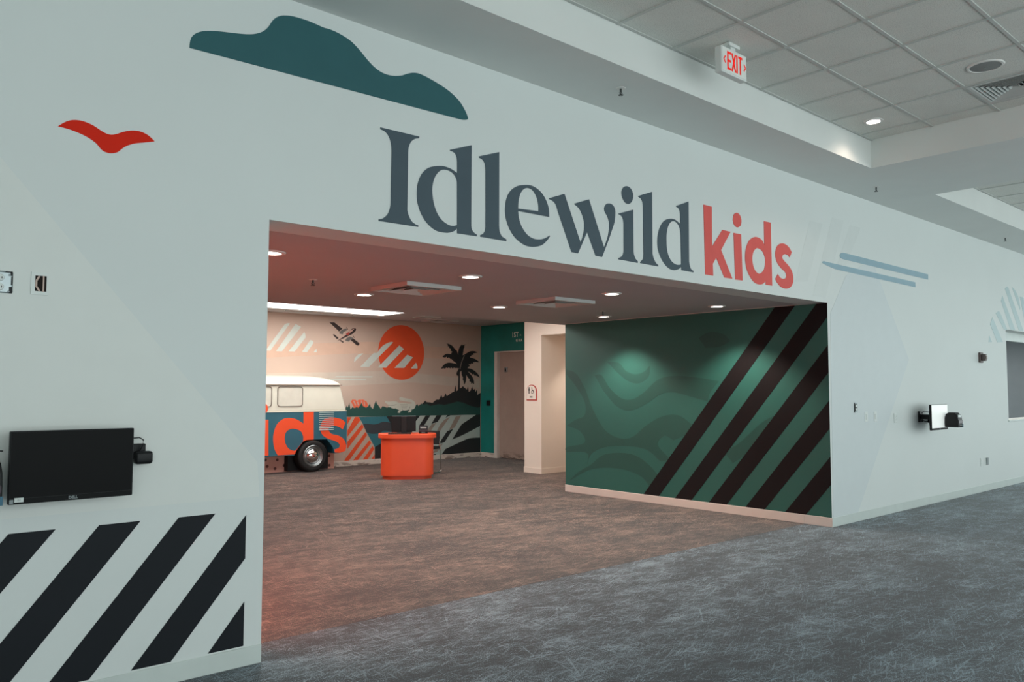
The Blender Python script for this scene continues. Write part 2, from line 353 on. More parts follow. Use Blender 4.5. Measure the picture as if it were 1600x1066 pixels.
# outlines of the prints, measured on their walls (metres; ! = corner)
SH = {
 'I': '0.720,3.129! 1.017,3.133! 1.015,3.122! 0.980,3.109 0.951,3.083 0.934,3.044 0.930,3.008! 0.928,2.634! 0.936,2.607 0.960,2.569 0.990,2.552 1.014,2.547! 1.014,2.537! 0.716,2.534! 0.716,2.545! 0.745,2.554 0.776,2.580 0.794,2.614 0.802,2.650! 0.805,2.997! 0.801,3.038 0.786,3.080 0.757,3.109 0.720,3.117!',
 'd1': '1.268,3.096! 1.453,3.166! 1.453,2.605! 1.459,2.579 1.479,2.560 1.502,2.551! 1.503,2.539! 1.333,2.537! 1.332,2.573! 1.311,2.552 1.274,2.535 1.229,2.528 1.158,2.532 1.088,2.569 1.036,2.629 1.006,2.703 1.002,2.773 1.012,2.832 1.042,2.894 1.093,2.941 1.154,2.963 1.217,2.974 1.280,2.967 1.330,2.948! 1.329,3.028! 1.325,3.057 1.311,3.080 1.288,3.089 1.268,3.090!',
 'd1h': '1.330,2.865! 1.326,2.901 1.303,2.934 1.267,2.951 1.221,2.952 1.181,2.934 1.146,2.891 1.127,2.837 1.123,2.786 1.135,2.716 1.161,2.655 1.202,2.610 1.256,2.585 1.297,2.583 1.332,2.593!',
 'l1': '1.519,3.101! 1.704,3.168! 1.704,2.637! 1.710,2.599 1.732,2.568 1.773,2.552! 1.773,2.538! 1.533,2.540! 1.533,2.551! 1.559,2.564 1.575,2.585 1.581,2.613! 1.579,3.017! 1.573,3.058 1.551,3.084 1.519,3.093!',
 'e': '2.199,2.774! 1.885,2.772! 1.892,2.726 1.918,2.667 1.972,2.614 2.036,2.591 2.102,2.593 2.158,2.610 2.203,2.635! 2.206,2.629! 2.169,2.587 2.113,2.548 2.031,2.528 1.950,2.532 1.866,2.569 1.804,2.631 1.768,2.708 1.762,2.777 1.777,2.850 1.813,2.907 1.871,2.950 1.939,2.972 2.015,2.981 2.091,2.961 2.152,2.914 2.192,2.843',
 'eh': '1.885,2.790! 2.089,2.801! 2.087,2.851 2.069,2.905 2.031,2.947 1.982,2.957 1.939,2.940 1.908,2.903 1.889,2.844',
 'w': '2.198,2.916! 2.362,2.976! 2.538,2.621! 2.560,2.668 2.576,2.717 2.581,2.770 2.575,2.803 2.556,2.846 2.523,2.887 2.472,2.914! 2.472,2.919! 2.636,2.978! 2.810,2.616! 2.838,2.670 2.861,2.727 2.872,2.797 2.868,2.837 2.850,2.876 2.820,2.909 2.816,2.939 2.836,2.969 2.871,2.982 2.912,2.978 2.941,2.951 2.947,2.911 2.936,2.840 2.900,2.760 2.858,2.673 2.785,2.537! 2.710,2.539! 2.613,2.716! 2.509,2.535! 2.440,2.537! 2.433,2.548! 2.293,2.827! 2.271,2.875 2.244,2.899 2.200,2.910!',
 'i1': '2.987,2.917! 3.172,2.976! 3.173,2.627! 3.179,2.600 3.197,2.570 3.226,2.552! 3.226,2.537! 2.984,2.540! 2.984,2.552! 3.016,2.564 3.038,2.584 3.049,2.613! 3.050,2.849! 3.041,2.883 3.020,2.904 2.987,2.912!',
 'i1d': '3.086,3.160 3.128,3.157 3.160,3.133 3.174,3.096 3.159,3.047 3.116,3.015 3.068,3.023 3.035,3.060 3.027,3.104 3.049,3.142',
 'l2': '3.239,3.103! 3.423,3.169! 3.421,2.639! 3.433,2.605 3.463,2.566 3.497,2.547! 3.497,2.536! 3.259,2.539! 3.259,2.550! 3.283,2.566 3.299,2.590 3.303,2.618! 3.299,3.030! 3.293,3.063 3.272,3.087 3.239,3.097!',
 'd2': '3.758,3.099! 3.940,3.167! 3.938,2.625! 3.949,2.586 3.968,2.559 4.002,2.546! 4.002,2.534! 3.825,2.536! 3.823,2.569! 3.790,2.545 3.731,2.527 3.668,2.529 3.605,2.554 3.543,2.606 3.501,2.675 3.490,2.747 3.504,2.827 3.542,2.899 3.593,2.945 3.662,2.971 3.739,2.974 3.817,2.945! 3.815,3.037! 3.806,3.068 3.787,3.085 3.758,3.093!',
 'd2h': '3.819,2.844! 3.813,2.892 3.790,2.933 3.752,2.956 3.711,2.956 3.668,2.936 3.636,2.892 3.618,2.834 3.615,2.771 3.620,2.701 3.644,2.641 3.688,2.598 3.745,2.579 3.791,2.580 3.822,2.588!',
 'k': '4.170,3.175! 4.298,3.175! 4.295,2.803! 4.465,2.981! 4.600,2.980! 4.439,2.787! 4.620,2.534! 4.487,2.533! 4.359,2.706! 4.303,2.643! 4.306,2.533! 4.180,2.533!',
 'i2': '4.653,2.978! 4.780,2.980! 4.792,2.533! 4.666,2.531!',
 'i2d': '4.705,3.179 4.757,3.169 4.788,3.121 4.774,3.067 4.724,3.040 4.670,3.052 4.644,3.096 4.658,3.150',
 'd3': '5.195,3.167! 5.322,3.170! 5.327,2.529! 5.209,2.530! 5.206,2.573! 5.168,2.538 5.093,2.521 5.004,2.533 4.925,2.583 4.864,2.660 4.844,2.759 4.862,2.854 4.920,2.936 5.010,2.983 5.091,2.987 5.157,2.966 5.195,2.925!',
 'd3h': '5.072,2.880 5.145,2.865 5.194,2.816 5.203,2.754 5.181,2.679 5.105,2.630 5.032,2.642 4.985,2.695 4.969,2.764 4.989,2.829 5.031,2.867',
 's': '5.723,2.913! 5.677,2.855! 5.646,2.874 5.592,2.879 5.547,2.865 5.532,2.840 5.554,2.815 5.642,2.773 5.712,2.723 5.743,2.660 5.735,2.594 5.678,2.542 5.597,2.521 5.500,2.531 5.423,2.570 5.390,2.604! 5.440,2.659! 5.486,2.627 5.547,2.619 5.592,2.632 5.605,2.657 5.585,2.692 5.498,2.730 5.430,2.778 5.398,2.839 5.409,2.905 5.454,2.956 5.534,2.985 5.614,2.980 5.676,2.955',
 'bird': '-1.070,2.737! -1.043,2.762 -1.019,2.777 -0.993,2.785 -0.960,2.786 -0.918,2.776 -0.878,2.756 -0.852,2.747 -0.829,2.748 -0.806,2.758 -0.776,2.775 -0.739,2.789 -0.701,2.793 -0.666,2.784 -0.641,2.768 -0.628,2.756! -0.675,2.741 -0.727,2.724 -0.767,2.701 -0.790,2.678 -0.806,2.663 -0.833,2.653 -0.856,2.654 -0.876,2.663 -0.902,2.690 -0.935,2.709 -0.974,2.723 -1.021,2.733',
 'cloud': '-0.465,3.296! -0.463,3.329 -0.455,3.358 -0.435,3.383 -0.400,3.406 -0.349,3.424 -0.291,3.437 -0.210,3.452 -0.145,3.467 -0.100,3.484 -0.061,3.509 -0.030,3.544 0.000,3.596 0.035,3.628 0.076,3.645 0.130,3.655 0.221,3.657 0.316,3.648 0.360,3.650 0.428,3.642 0.498,3.622 0.561,3.584 0.626,3.532 0.685,3.497 0.744,3.481 0.811,3.484 0.872,3.502 0.918,3.526 0.964,3.545 1.020,3.552 1.117,3.537 1.241,3.504 1.335,3.458 1.387,3.408 1.418,3.360 1.418,3.340 1.388,3.329 1.353,3.325!',
 'bar1': '9.260,3.024! 9.255,2.953! 6.849,2.966! 6.790,2.979 6.781,3.005 6.819,3.032 6.869,3.041!',
 'bar2': '8.835,2.880! 8.839,2.815! 6.826,2.830! 6.631,2.837 6.411,2.863! 6.368,2.876 6.397,2.894 6.444,2.894!',
 'rc0': '11.480,2.207! 11.630,2.213! 11.520,2.310!',
 'rc1': '11.573,2.481! 11.687,2.598! 12.115,2.233! 11.863,2.218!',
 'rc2': '11.834,2.671! 11.976,2.714! 12.065,2.670 12.349,2.435! 12.199,2.428!',
 'rc3': '12.099,2.879! 12.172,2.968! 12.729,2.450! 12.507,2.439!',
 'rc4': '12.301,3.093! 12.403,3.135! 12.467,3.118! 13.145,2.457! 12.914,2.450!',
 'rc5': '12.636,3.148! 12.800,3.101 12.947,2.999 13.026,2.834! 13.008,2.799!',
 'diamond': '7.591,3.047! 8.574,1.868! 7.051,0.064! 6.495,0.060! 6.528,2.325! 6.926,2.790!',
 'ghost0': '6.117,3.302! 6.398,3.307! 6.048,2.637! 5.794,2.614!',
 'ghost1': '6.622,3.410! 6.895,3.413! 6.434,2.496! 6.152,2.494!',
 'ghost2': '7.050,3.382! 7.325,3.390! 6.866,2.821! 6.669,2.816!',
 'tri': '-1.299,2.545! -0.042,1.087! -0.027,0.897! -1.243,0.901!',
 'ca0': '4.325,2.175! 4.415,2.175! 4.789,2.693! 4.738,2.694 4.687,2.668 4.647,2.618!',
 'ca1': '4.525,2.171! 4.640,2.170! 5.013,2.641! 4.899,2.689!',
 'ca2': '4.768,2.175! 4.892,2.175! 5.108,2.447! 5.100,2.505 5.078,2.547!',
 'ca3': '5.039,2.176! 5.144,2.171! 5.269,2.346! 5.258,2.385 5.204,2.402!',
 'ca4': '5.273,2.175! 5.341,2.177! 5.336,2.244!',
 'sun': '7.239,2.782 7.829,2.249 7.251,1.682 6.682,2.213',
 'cb0': '6.145,2.003! 6.353,2.189! 6.247,2.165 6.155,2.085!',
 'cb1': '6.283,1.917! 6.479,1.917! 7.048,2.432! 6.981,2.436 6.867,2.393 6.764,2.324 6.672,2.206! 6.589,2.202!',
 'cb2': '6.685,1.913! 6.883,1.914! 7.308,2.303! 7.194,2.376!',
 'cb3': '7.083,1.913! 7.320,1.917! 7.531,2.139! 7.392,2.190!',
 'cb4': '7.484,1.907! 7.650,1.910! 7.643,1.973 7.609,2.030!',
 'th0': '5.774,1.731! 6.578,1.736! 6.561,1.715! 5.718,1.710!',
 'th1': '5.608,1.677! 6.431,1.677! 6.407,1.658! 5.608,1.659!',
 'palm': '8.717,1.424! 8.724,1.766! 8.679,1.780! 8.670,1.830! 8.714,1.902! 8.741,1.931! 8.669,1.941! 8.633,1.936! 8.597,1.950! 8.570,1.923! 8.525,1.955! 8.499,1.926! 8.463,1.954! 8.437,1.932! 8.393,1.946! 8.366,1.920! 8.314,1.930! 8.261,1.912! 8.279,1.951 8.348,2.015 8.436,2.048 8.543,2.048 8.686,2.023! 8.632,2.064! 8.569,2.098! 8.533,2.133! 8.497,2.132! 8.471,2.167! 8.426,2.152! 8.408,2.179! 8.365,2.157! 8.291,2.166! 8.329,2.205 8.408,2.240 8.523,2.235! 8.532,2.268! 8.559,2.283! 8.496,2.317! 8.523,2.346! 8.460,2.373! 8.478,2.394! 8.424,2.407! 8.442,2.429! 8.389,2.458! 8.468,2.451 8.558,2.412 8.630,2.343 8.684,2.309! 8.712,2.224! 8.720,2.310 8.756,2.397 8.819,2.460! 8.829,2.436! 8.911,2.461! 8.874,2.423! 8.893,2.402! 8.866,2.372! 8.857,2.314 8.839,2.220! 8.885,2.236! 8.958,2.274 9.050,2.313 9.162,2.321 9.265,2.298! 9.200,2.279! 9.134,2.272! 9.144,2.236! 9.078,2.234! 9.088,2.213! 9.042,2.201! 9.051,2.168! 9.125,2.163 9.219,2.136 9.314,2.080! 9.248,2.076! 9.182,2.089! 9.163,2.069! 9.135,2.083! 9.135,2.040! 9.079,2.053! 9.061,2.024! 9.006,2.030! 9.043,1.987! 8.997,1.972! 8.978,1.942! 9.071,1.929 9.183,1.881 9.277,1.809 9.325,1.737! 9.259,1.765! 9.202,1.786! 9.184,1.771! 9.146,1.822! 9.118,1.800! 9.053,1.850! 8.979,1.870! 9.034,1.828 9.109,1.756 9.156,1.669 9.162,1.590! 9.110,1.618! 9.073,1.597! 9.073,1.640! 9.026,1.654! 9.035,1.697! 8.998,1.726! 8.933,1.797! 8.939,1.725 8.925,1.639 8.880,1.574! 8.870,1.653! 8.842,1.696! 8.851,1.739! 8.815,1.789! 8.805,1.882! 8.769,1.853! 8.766,1.424!',
 'palmline': '8.756,1.917! 8.786,2.025 8.827,2.126 8.885,2.229! 8.896,2.223! 8.842,2.121 8.802,2.022 8.774,1.914!',
 'hill': '7.578,1.100! 7.755,1.152! 7.854,1.243! 7.888,1.215 7.979,1.205 8.036,1.190! 8.138,1.259 8.207,1.258! 8.270,1.361! 8.298,1.305! 8.345,1.326! 8.383,1.396! 8.415,1.332! 8.477,1.367 8.565,1.417! 8.610,1.424! 8.644,1.566! 8.676,1.438! 8.762,1.495! 8.816,1.516! 8.849,1.552! 8.889,1.517 8.963,1.474! 8.990,1.546! 9.015,1.423! 9.064,1.452! 9.106,1.546! 9.139,1.466! 9.185,1.488! 9.195,1.408! 9.241,1.474! 9.261,1.350! 9.308,1.386 9.351,1.401! 9.342,1.016! 9.343,0.916! 7.580,0.937!',
 'forest': '5.975,1.115! 5.998,1.165! 6.023,1.123! 6.051,1.224! 6.082,1.088! 6.120,1.130! 6.169,1.112! 6.218,1.134! 6.248,1.116! 6.286,1.153! 6.325,1.213! 6.356,1.152! 6.426,1.117! 6.476,1.142! 6.515,1.194! 6.536,1.129! 6.587,1.088! 6.626,1.201! 6.656,1.253! 6.677,1.192! 6.719,1.148! 6.771,1.086! 6.801,1.138! 6.853,1.132! 6.915,1.110! 6.957,1.123! 7.041,1.111! 7.104,1.098! 7.189,1.106! 7.404,1.103! 7.534,1.110! 7.578,1.122! 7.622,1.154! 7.655,1.172! 7.677,1.135! 7.754,1.180! 7.810,1.161! 7.889,1.178! 7.980,1.131! 8.093,1.148! 8.208,1.165! 8.348,1.145! 8.535,1.180! 8.702,1.217! 8.871,1.186! 9.068,1.117! 9.267,1.076! 9.342,1.090! 9.343,0.919! 5.978,0.947!',
 'black': '6.876,0.938! 9.343,0.919! 9.347,0.049! 6.642,0.078! 6.638,0.366! 6.443,0.633! 6.361,0.799! 6.270,0.937!',
 'mount': '6.007,0.940! 6.260,0.939! 6.638,0.331! 6.642,0.074! 5.915,0.083! 6.017,0.310!',
 'or0': '6.007,0.936! 6.104,0.934! 6.015,0.797!',
 'or1': '6.020,0.681! 6.182,0.936! 6.266,0.935! 6.302,0.871! 6.022,0.563!',
 'or2': '6.022,0.326! 6.020,0.461! 6.341,0.800! 6.382,0.735!',
 'or3': '5.953,0.094! 5.990,0.151! 6.423,0.642! 6.460,0.577! 6.049,0.085!',
 'or4': '6.136,0.083! 6.515,0.475! 6.556,0.418! 6.243,0.082!',
 'or5': '6.351,0.081! 6.587,0.359! 6.628,0.297! 6.461,0.080!',
 'or6': '6.551,0.080! 6.636,0.192! 6.637,0.078!',
 'water0': '6.270,0.937! 6.907,0.934! 6.992,0.808! 6.836,0.830 6.652,0.782 6.471,0.796 6.361,0.799!',
 'rock': '6.361,0.799! 6.471,0.796 6.652,0.779 6.836,0.830 6.992,0.808! 7.036,0.621! 6.859,0.654 6.736,0.605 6.574,0.602 6.443,0.633!',
 'water1': '6.443,0.633! 6.574,0.599 6.736,0.605 6.859,0.655 7.036,0.616! 7.038,0.524! 6.638,0.331!',
 'zeb': '7.726,0.933! 7.865,0.932! 7.706,0.731! 7.825,0.721! 7.986,0.930! 8.145,0.929! 8.014,0.756! 8.173,0.789! 8.286,0.928! 8.432,0.927! 8.381,0.871! 8.516,0.922! 9.227,0.924! 8.851,0.738! 8.809,0.712! 8.561,0.403! 8.796,0.471 9.050,0.561 9.330,0.669! 9.331,0.417! 9.151,0.418 9.008,0.407 8.867,0.369 8.386,0.211! 8.252,0.067! 8.106,0.068! 8.145,0.126! 7.961,0.078! 7.883,0.072! 7.895,0.229! 7.986,0.268! 8.215,0.525! 8.036,0.489! 8.036,0.553! 7.852,0.591! 7.532,0.571! 7.530,0.728!',
 'zebh': '8.430,0.587! 8.594,0.636! 8.364,0.358! 8.190,0.311!',
 'tan0': '8.247,0.739! 8.354,0.833! 8.503,0.895! 8.195,0.547! 8.115,0.539!',
 'tan1': '8.654,0.892! 8.807,0.916! 8.628,0.657! 8.478,0.613!',
 'tan2': '8.021,0.745! 8.140,0.774! 7.983,0.587! 7.878,0.596!',
 'tan3': '8.197,0.300! 8.317,0.327! 8.172,0.163! 8.040,0.137!',
 'gator': '6.861,1.227! 6.882,1.244 6.910,1.235 6.953,1.232 7.010,1.234 7.075,1.237 7.140,1.230 7.191,1.208 7.256,1.201 7.330,1.198 7.418,1.187 7.493,1.187 7.522,1.195! 7.492,1.211 7.418,1.224 7.315,1.238 7.227,1.251! 7.205,1.275 7.211,1.306 7.255,1.319 7.314,1.305 7.395,1.292 7.477,1.273 7.544,1.248 7.590,1.210 7.609,1.160 7.598,1.111 7.561,1.074 7.509,1.063! 7.505,1.032 7.487,1.011 7.420,1.003! 7.413,1.018! 7.457,1.039! 7.442,1.058! 7.346,1.047 7.287,1.054! 7.273,1.042 7.237,1.025 7.230,0.997! 7.171,1.001! 7.171,1.023! 7.207,1.056! 7.171,1.068 7.112,1.094! 7.084,1.088 7.019,1.101! 7.004,1.119! 6.954,1.120 6.940,1.150! 6.983,1.156 6.940,1.168 6.911,1.184 6.861,1.212!',
 'gline': '6.940,1.168! 6.997,1.159 7.068,1.160 7.140,1.172! 7.141,1.167! 7.069,1.154 6.997,1.153 6.940,1.164!',
 'gs0': '7.228,1.171! 7.419,1.163! 7.419,1.158! 7.228,1.166!',
 'gs1': '7.243,1.140! 7.404,1.132! 7.404,1.127! 7.243,1.136!',
 'gs2': '7.265,1.110! 7.390,1.103! 7.390,1.098! 7.265,1.105!',
 'gs3': '7.287,1.060! 7.283,1.085! 7.276,1.085! 7.277,1.061!',
 'gs4': '7.438,1.064! 7.456,1.107! 7.475,1.122! 7.480,1.118! 7.462,1.101! 7.448,1.064!',
 'sn0': '6.138,1.249! 6.167,1.257! 6.207,1.171! 6.178,1.163!',
 'sn1': '6.216,1.231! 6.246,1.240! 6.276,1.171! 6.247,1.162!',
 'sn2': '6.305,1.256! 6.334,1.259! 6.355,1.178! 6.330,1.173!',
 'sn3': '6.374,1.238! 6.400,1.230! 6.409,1.160! 6.386,1.157!',
 'snake': '6.089,1.241! 6.118,1.278! 6.186,1.274! 6.226,1.248! 6.265,1.274! 6.364,1.276! 6.444,1.229! 6.475,1.168! 6.456,1.125! 6.169,1.103! 6.139,1.155!',
 'pw0': '5.601,2.755! 5.698,2.761! 5.721,2.751 5.879,2.651! 5.809,2.592!',
 'pw1': '6.048,2.449! 6.120,2.473! 6.250,2.386 6.258,2.358 6.242,2.340 6.202,2.338!',
 'pt0': '5.674,2.521! 5.701,2.537! 5.800,2.466! 5.769,2.440!',
 'pt1': '5.820,2.418! 5.851,2.430! 5.918,2.391! 5.895,2.376!',
 'pf': '5.766,2.402! 5.889,2.498! 5.967,2.550! 6.014,2.595! 6.093,2.662! 6.149,2.676 6.181,2.656 6.174,2.624! 6.110,2.564 6.015,2.517 5.905,2.464!',
 'pl': '5.781,2.420! 5.905,2.512! 5.983,2.569! 6.061,2.632! 6.149,2.671! 6.094,2.606! 5.967,2.536! 5.819,2.442!',
 'pe0': '5.810,2.564! 5.840,2.607! 5.902,2.645! 5.965,2.656! 5.986,2.629! 5.903,2.582! 5.892,2.540! 5.818,2.550!',
 'pe1': '5.945,2.430! 5.976,2.474! 6.047,2.505! 6.128,2.480! 6.096,2.451! 6.048,2.434! 6.033,2.406! 5.953,2.417!',
 'pr': '5.951,2.553! 6.014,2.588! 6.058,2.576! 5.999,2.524!',
 'pp0': '5.961,2.694! 6.005,2.644! 5.998,2.636! 5.969,2.663!',
 'pp1': '6.115,2.529! 6.152,2.488! 6.142,2.484! 6.111,2.515!',
 'vd': '4.783,1.090! 4.982,1.093! 4.991,0.578! 4.850,0.577! 4.781,0.548! 4.668,0.416! 4.629,0.334! 4.310,0.334! 4.253,0.437 4.223,0.582 4.231,0.727 4.288,0.870 4.398,0.957 4.521,0.975 4.658,0.944 4.787,0.867!',
 'vdh': '4.604,0.783 4.731,0.741 4.786,0.644! 4.788,0.559! 4.668,0.423! 4.623,0.393! 4.520,0.434 4.451,0.531 4.433,0.636 4.458,0.729 4.525,0.775',
 'vs': '5.631,0.865! 5.575,0.741! 5.495,0.788 5.396,0.813 5.299,0.787 5.287,0.733 5.349,0.666 5.498,0.627 5.611,0.546 5.657,0.434! 5.639,0.347! 5.527,0.315! 5.419,0.325! 5.408,0.380! 5.501,0.408 5.512,0.473 5.425,0.532 5.278,0.581 5.168,0.651 5.119,0.739 5.122,0.825 5.176,0.921 5.296,0.966 5.443,0.954 5.555,0.922',
 'vi': '3.944,0.957! 4.128,0.953! 4.141,0.339! 3.957,0.339!',
 'vid': '4.011,1.243 4.124,1.143 4.015,1.050 3.902,1.146',
 'arch': '4.620,0.309! 4.629,0.334! 4.668,0.416! 4.781,0.548! 4.850,0.577! 5.254,0.572! 5.378,0.425! 5.416,0.310!',
 'vanrear': '5.520,1.563! 5.565,1.386! 5.626,1.164! 5.653,1.075! 5.668,0.411! 5.646,0.346 5.577,0.306!',
 'sw0': '3.210,1.865! 3.002,1.850 2.880,1.739 2.721,1.690 2.565,1.719 2.464,1.802! 2.489,1.657 2.644,1.567 2.842,1.599 3.044,1.726!',
 'sw1': '3.447,1.683! 3.317,1.682 3.170,1.506 2.965,1.366 2.764,1.352 2.568,1.445 2.338,1.610 2.080,1.658 1.730,1.635 1.396,1.589! 1.530,1.450 1.565,1.337! 1.802,1.391 2.083,1.447 2.303,1.417 2.531,1.294 2.805,1.198 3.048,1.255 3.297,1.474!',
 'sw2': '4.011,1.774! 3.826,1.721 3.646,1.506 3.493,1.216 3.280,0.934 3.010,0.820 2.769,0.847 2.534,1.008 2.269,1.135 2.015,1.157 1.807,1.047! 1.878,0.930 2.091,0.834! 2.236,0.886 2.348,0.762 2.166,0.596 2.313,0.557! 2.537,0.692 2.890,0.718 3.261,0.682 3.519,0.572 3.608,0.406! 3.585,0.568 3.786,0.588 4.015,0.568! 4.006,0.641 3.650,0.726 3.739,0.884 4.004,0.956! 3.829,1.045 3.648,1.115 3.647,1.310 3.827,1.539 4.011,1.707!',
 'sw3': '3.520,0.428! 3.304,0.569 3.012,0.619 2.732,0.605 2.501,0.500 2.353,0.377! 2.467,0.190! 2.618,0.326 2.893,0.395 3.221,0.402 3.564,0.345 3.970,0.149! 3.787,0.295!',
 'sw4': '1.688,2.135! 1.518,2.198 1.322,2.159 1.227,2.072! 1.390,2.009 1.588,2.002!',
 'sw5': '1.346,0.733! 1.123,0.854 0.815,1.108 0.580,1.219! 0.758,1.004 1.002,0.753 1.221,0.604!',
}

# ------------------------------------------------------------------ the setting
OW = 6.467      # width of the opening
OH = 2.44       # its height
YB = 9.5        # far mural wall
XT = 9.36       # teal side wall
# floors
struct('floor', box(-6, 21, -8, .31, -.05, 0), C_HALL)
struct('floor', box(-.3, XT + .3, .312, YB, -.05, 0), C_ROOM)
# entrance wall with the wide opening and a pass-through window
bm = bmesh.new()
bx(bm, -6, 0, 0, .3, 0, OH); bx(bm, -6, 21, 0, .3, OH, 4.1); bx(bm, OW, 12.27, 0, .3, 0, OH)
bx(bm, 12.27, 15.5, 0, .3, 0, 1.01); bx(bm, 15.5, 21, 0, .3, 0, OH)
struct('wall_front', bm, M_WALL)
# room behind the pass-through
M_GREY = mat('blue_grey_paint', '#828d92', .7, vary=.02)
bm = bmesh.new()
bx(bm, 11.3, 16.5, 2.6, 2.7, 0, 2.75); bx(bm, 11.2, 11.3, .3, 2.7, 0, 2.75); bx(bm, 16.5, 16.6, .3, 2.7, 0, 2.75)
bx(bm, 11.3, 16.5, .3, 2.6, 2.62, 2.72); bx(bm, 11.3, 16.5, .3, 2.6, -.03, 0)
struct('wall_booth', bm, M_GREY)
bm = box(12.25, 15.52, -.012, .30, .985, 1.012, bev=.004)
struct('trim_1', bm, M_BASE)
bm = bmesh.new(); bx(bm, 12.27, 15.5, .20, .24, 2.30, 2.44); bx(bm, 12.27, 12.30, .20, .24, 1.012, 2.30)
struct('trim_2', bm, M_BASE)
# wall beside the opening, running into the room (carries the green wallcovering)
struct('wall_right', box(OW, 7.3, .3, 4.03, 0, 2.45), M_CREAM)
# room walls
struct('wall_back', box(-.3, XT + .3, YB, YB + .2, 0, 3.0), M_SAND)
bm = bmesh.new(); bx(bm, XT, XT + .25, 9.03, YB, 0, 2.9); bx(bm, XT, XT + .25, 8.0, 9.03, 2.30, 2.9); bx(bm, XT, XT + .25, 6.417, 8.0, 0, 2.9); bx(bm, XT + .2, XT + .25, 8.0, 9.03, 0, 2.3)
struct('wall_side', bm, M_TEAL)
struct('wall_left', box(-.5, -.3, .3, YB, 0, 3.0), M_ORANGE)  # unseen wall, set close in and painted orange for its red bounce
bm = bmesh.new()
bx(bm, 7.84, XT, 5.975, 6.417, 0, 2.9)                   # pier beside the restroom alcove
bx(bm, 7.84, 7.99, 4.18, 5.975, 2.44, 2.9)               # beam over the alcove mouth
bx(bm, XT, XT + .2, 4.03, 6.417, 0, 2.9); bx(bm, 7.3, XT, 3.9, 4.03, 0, 2.45)
struct('wall_restroom', bm, M_CREAM)
struct('ceiling', box(7.99, XT, 4.18, 5.975, 2.45, 2.5), M_CREAM)
# room ceilings: a low one behind the opening, a higher one at the back
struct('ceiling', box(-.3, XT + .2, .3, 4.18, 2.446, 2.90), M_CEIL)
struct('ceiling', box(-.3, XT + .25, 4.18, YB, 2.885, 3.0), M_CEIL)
# hall ceiling: soffits around two recessed trays
TX, TY, TZ = 6.16, -.655, 4.03
SZ = 3.748
bm = bmesh.new()
bx(bm, -6, 21, TY, 0, SZ, 4.12); bx(bm, TX, 7.81, -8, TY, SZ, 4.12); bx(bm, 16.6, 21, -8, TY, SZ, 4.12)
bx(bm, -6, -5, -8, TY, SZ, 4.12); bx(bm, -5, TX, -8, -7.4, SZ, 4.12); bx(bm, 7.81, 16.6, -8, -7.4, SZ, 4.12)
struct('ceiling', bm, M_SOFF)
XL = [5.897 - .612 * k for k in range(8)]                # grid lines across
YL = [-.672 - .582 * k for k in range(8)]
XL2 = [7.99 + .612 * k for k in range(10)]
bm = bmesh.new()
bx(bm, -5, XL[-1], -7.4, TY, TZ + .008, 4.12); bx(bm, XL[-1], TX, -7.4, YL[-1], TZ + .008, 4.12)
bx(bm, XL[-1], TX, YL[-1], TY, TZ + .04, 4.12)
bx(bm, XL2[-1], 16.6, -7.4, TY, TZ + .008, 4.12); bx(bm, 7.81, XL2[-1], -7.4, YL[5], TZ + .008, 4.12); bx(bm, 7.81, XL2[-1], YL[5], TY, TZ + .04, 4.12)
tray = struct('ceiling', bm, M_TILE)
tile_cache = {}
def tile(x0, x1, y0, y1):
    w, d = round(x1 - x0, 3), round(y1 - y0, 3)
    if (w, d) not in tile_cache:
        me = bpy.data.meshes.new('ceiling_tile')
        b = box(-w / 2 + .007, w / 2 - .007, -d / 2 + .007, d / 2 - .007, .008, .03, bev=.003, seg=1); b.to_mesh(me); b.free()
        me.materials.append(M_TILE); tile_cache[w, d] = me
    o = link(bpy.data.objects.new('ceiling_tile', tile_cache[w, d]), tray)
    o.location = ((x0 + x1) / 2, (y0 + y1) / 2, TZ)
def grid(xs, ys, x_end, tiles_skip=()):
    xs2 = sorted(xs + [x_end]); ys2 = sorted(ys)
    for i in range(len(xs2) - 1):
        for j in range(len(ys2) - 1):
            if (i, j) in tiles_skip: continue
            tile(xs2[i], xs2[i + 1], ys2[j], ys2[j + 1])
    for x in xs: obj('grid_runner', box(x - .012, x + .012, ys2[0], TY + .001, TZ, TZ + .012), M_GRID, tray)
    for y in ys: obj('grid_runner', box(xs2[0], xs2[-1], y - .012, y + .012, TZ + .001, TZ + .012), M_GRID, tray)
# the air grille takes one tile's place
sx = sorted(XL + [TX]); sy = sorted(YL)
vi = sx.index(XL[1]); vj = sy.index(YL[3])
grid(XL, YL, TX, {(vi, vj)})
grid(XL2, YL[:6], 7.81)
# hall walls behind the camera, with the tall windows that light it
bm = bmesh.new(); bx(bm, -6.2, -6, -8, .3, 0, 4.12)
struct('wall_hall_left', bm, M_WALL)
bm = bmesh.new(); bx(bm, -6.2, -5.5, -8.2, -8, 0, 4.12); bx(bm, 17, 21.2, -8.2, -8, 0, 4.12); bx(bm, -5.5, 17, -8.2, -8, 0, .1); bx(bm, -5.5, 17, -8.2, -8, 3.6, 4.12)
struct('wall_hall_back', bm, M_WALL)
bm = bmesh.new(); bx(bm, 21, 21.2, -8, .3, 0, .1); bx(bm, 21, 21.2, -8, .3, 3.6, 4.12)
struct('wall_hall_right', bm, M_WALL)
M_FRAME = mat('dark_window_frame', '#4a4d50', .4, .4)
bm = bmesh.new()
for k in range(9): bx(bm, -5.4 + k * 2.75 - .03, -5.4 + k * 2.75 + .03, -8.14, -8.04, .1, 3.6)
bx(bm, -5.5, 17, -8.13, -8.05, 2.5, 2.56)
struct('window_1', bm, M_FRAME)
bm = bmesh.new()
for k in range(5): bx(bm, 21.04, 21.14, -7.9 + k * 1.95 - .03, -7.9 + k * 1.95 + .03, .1, 3.6)
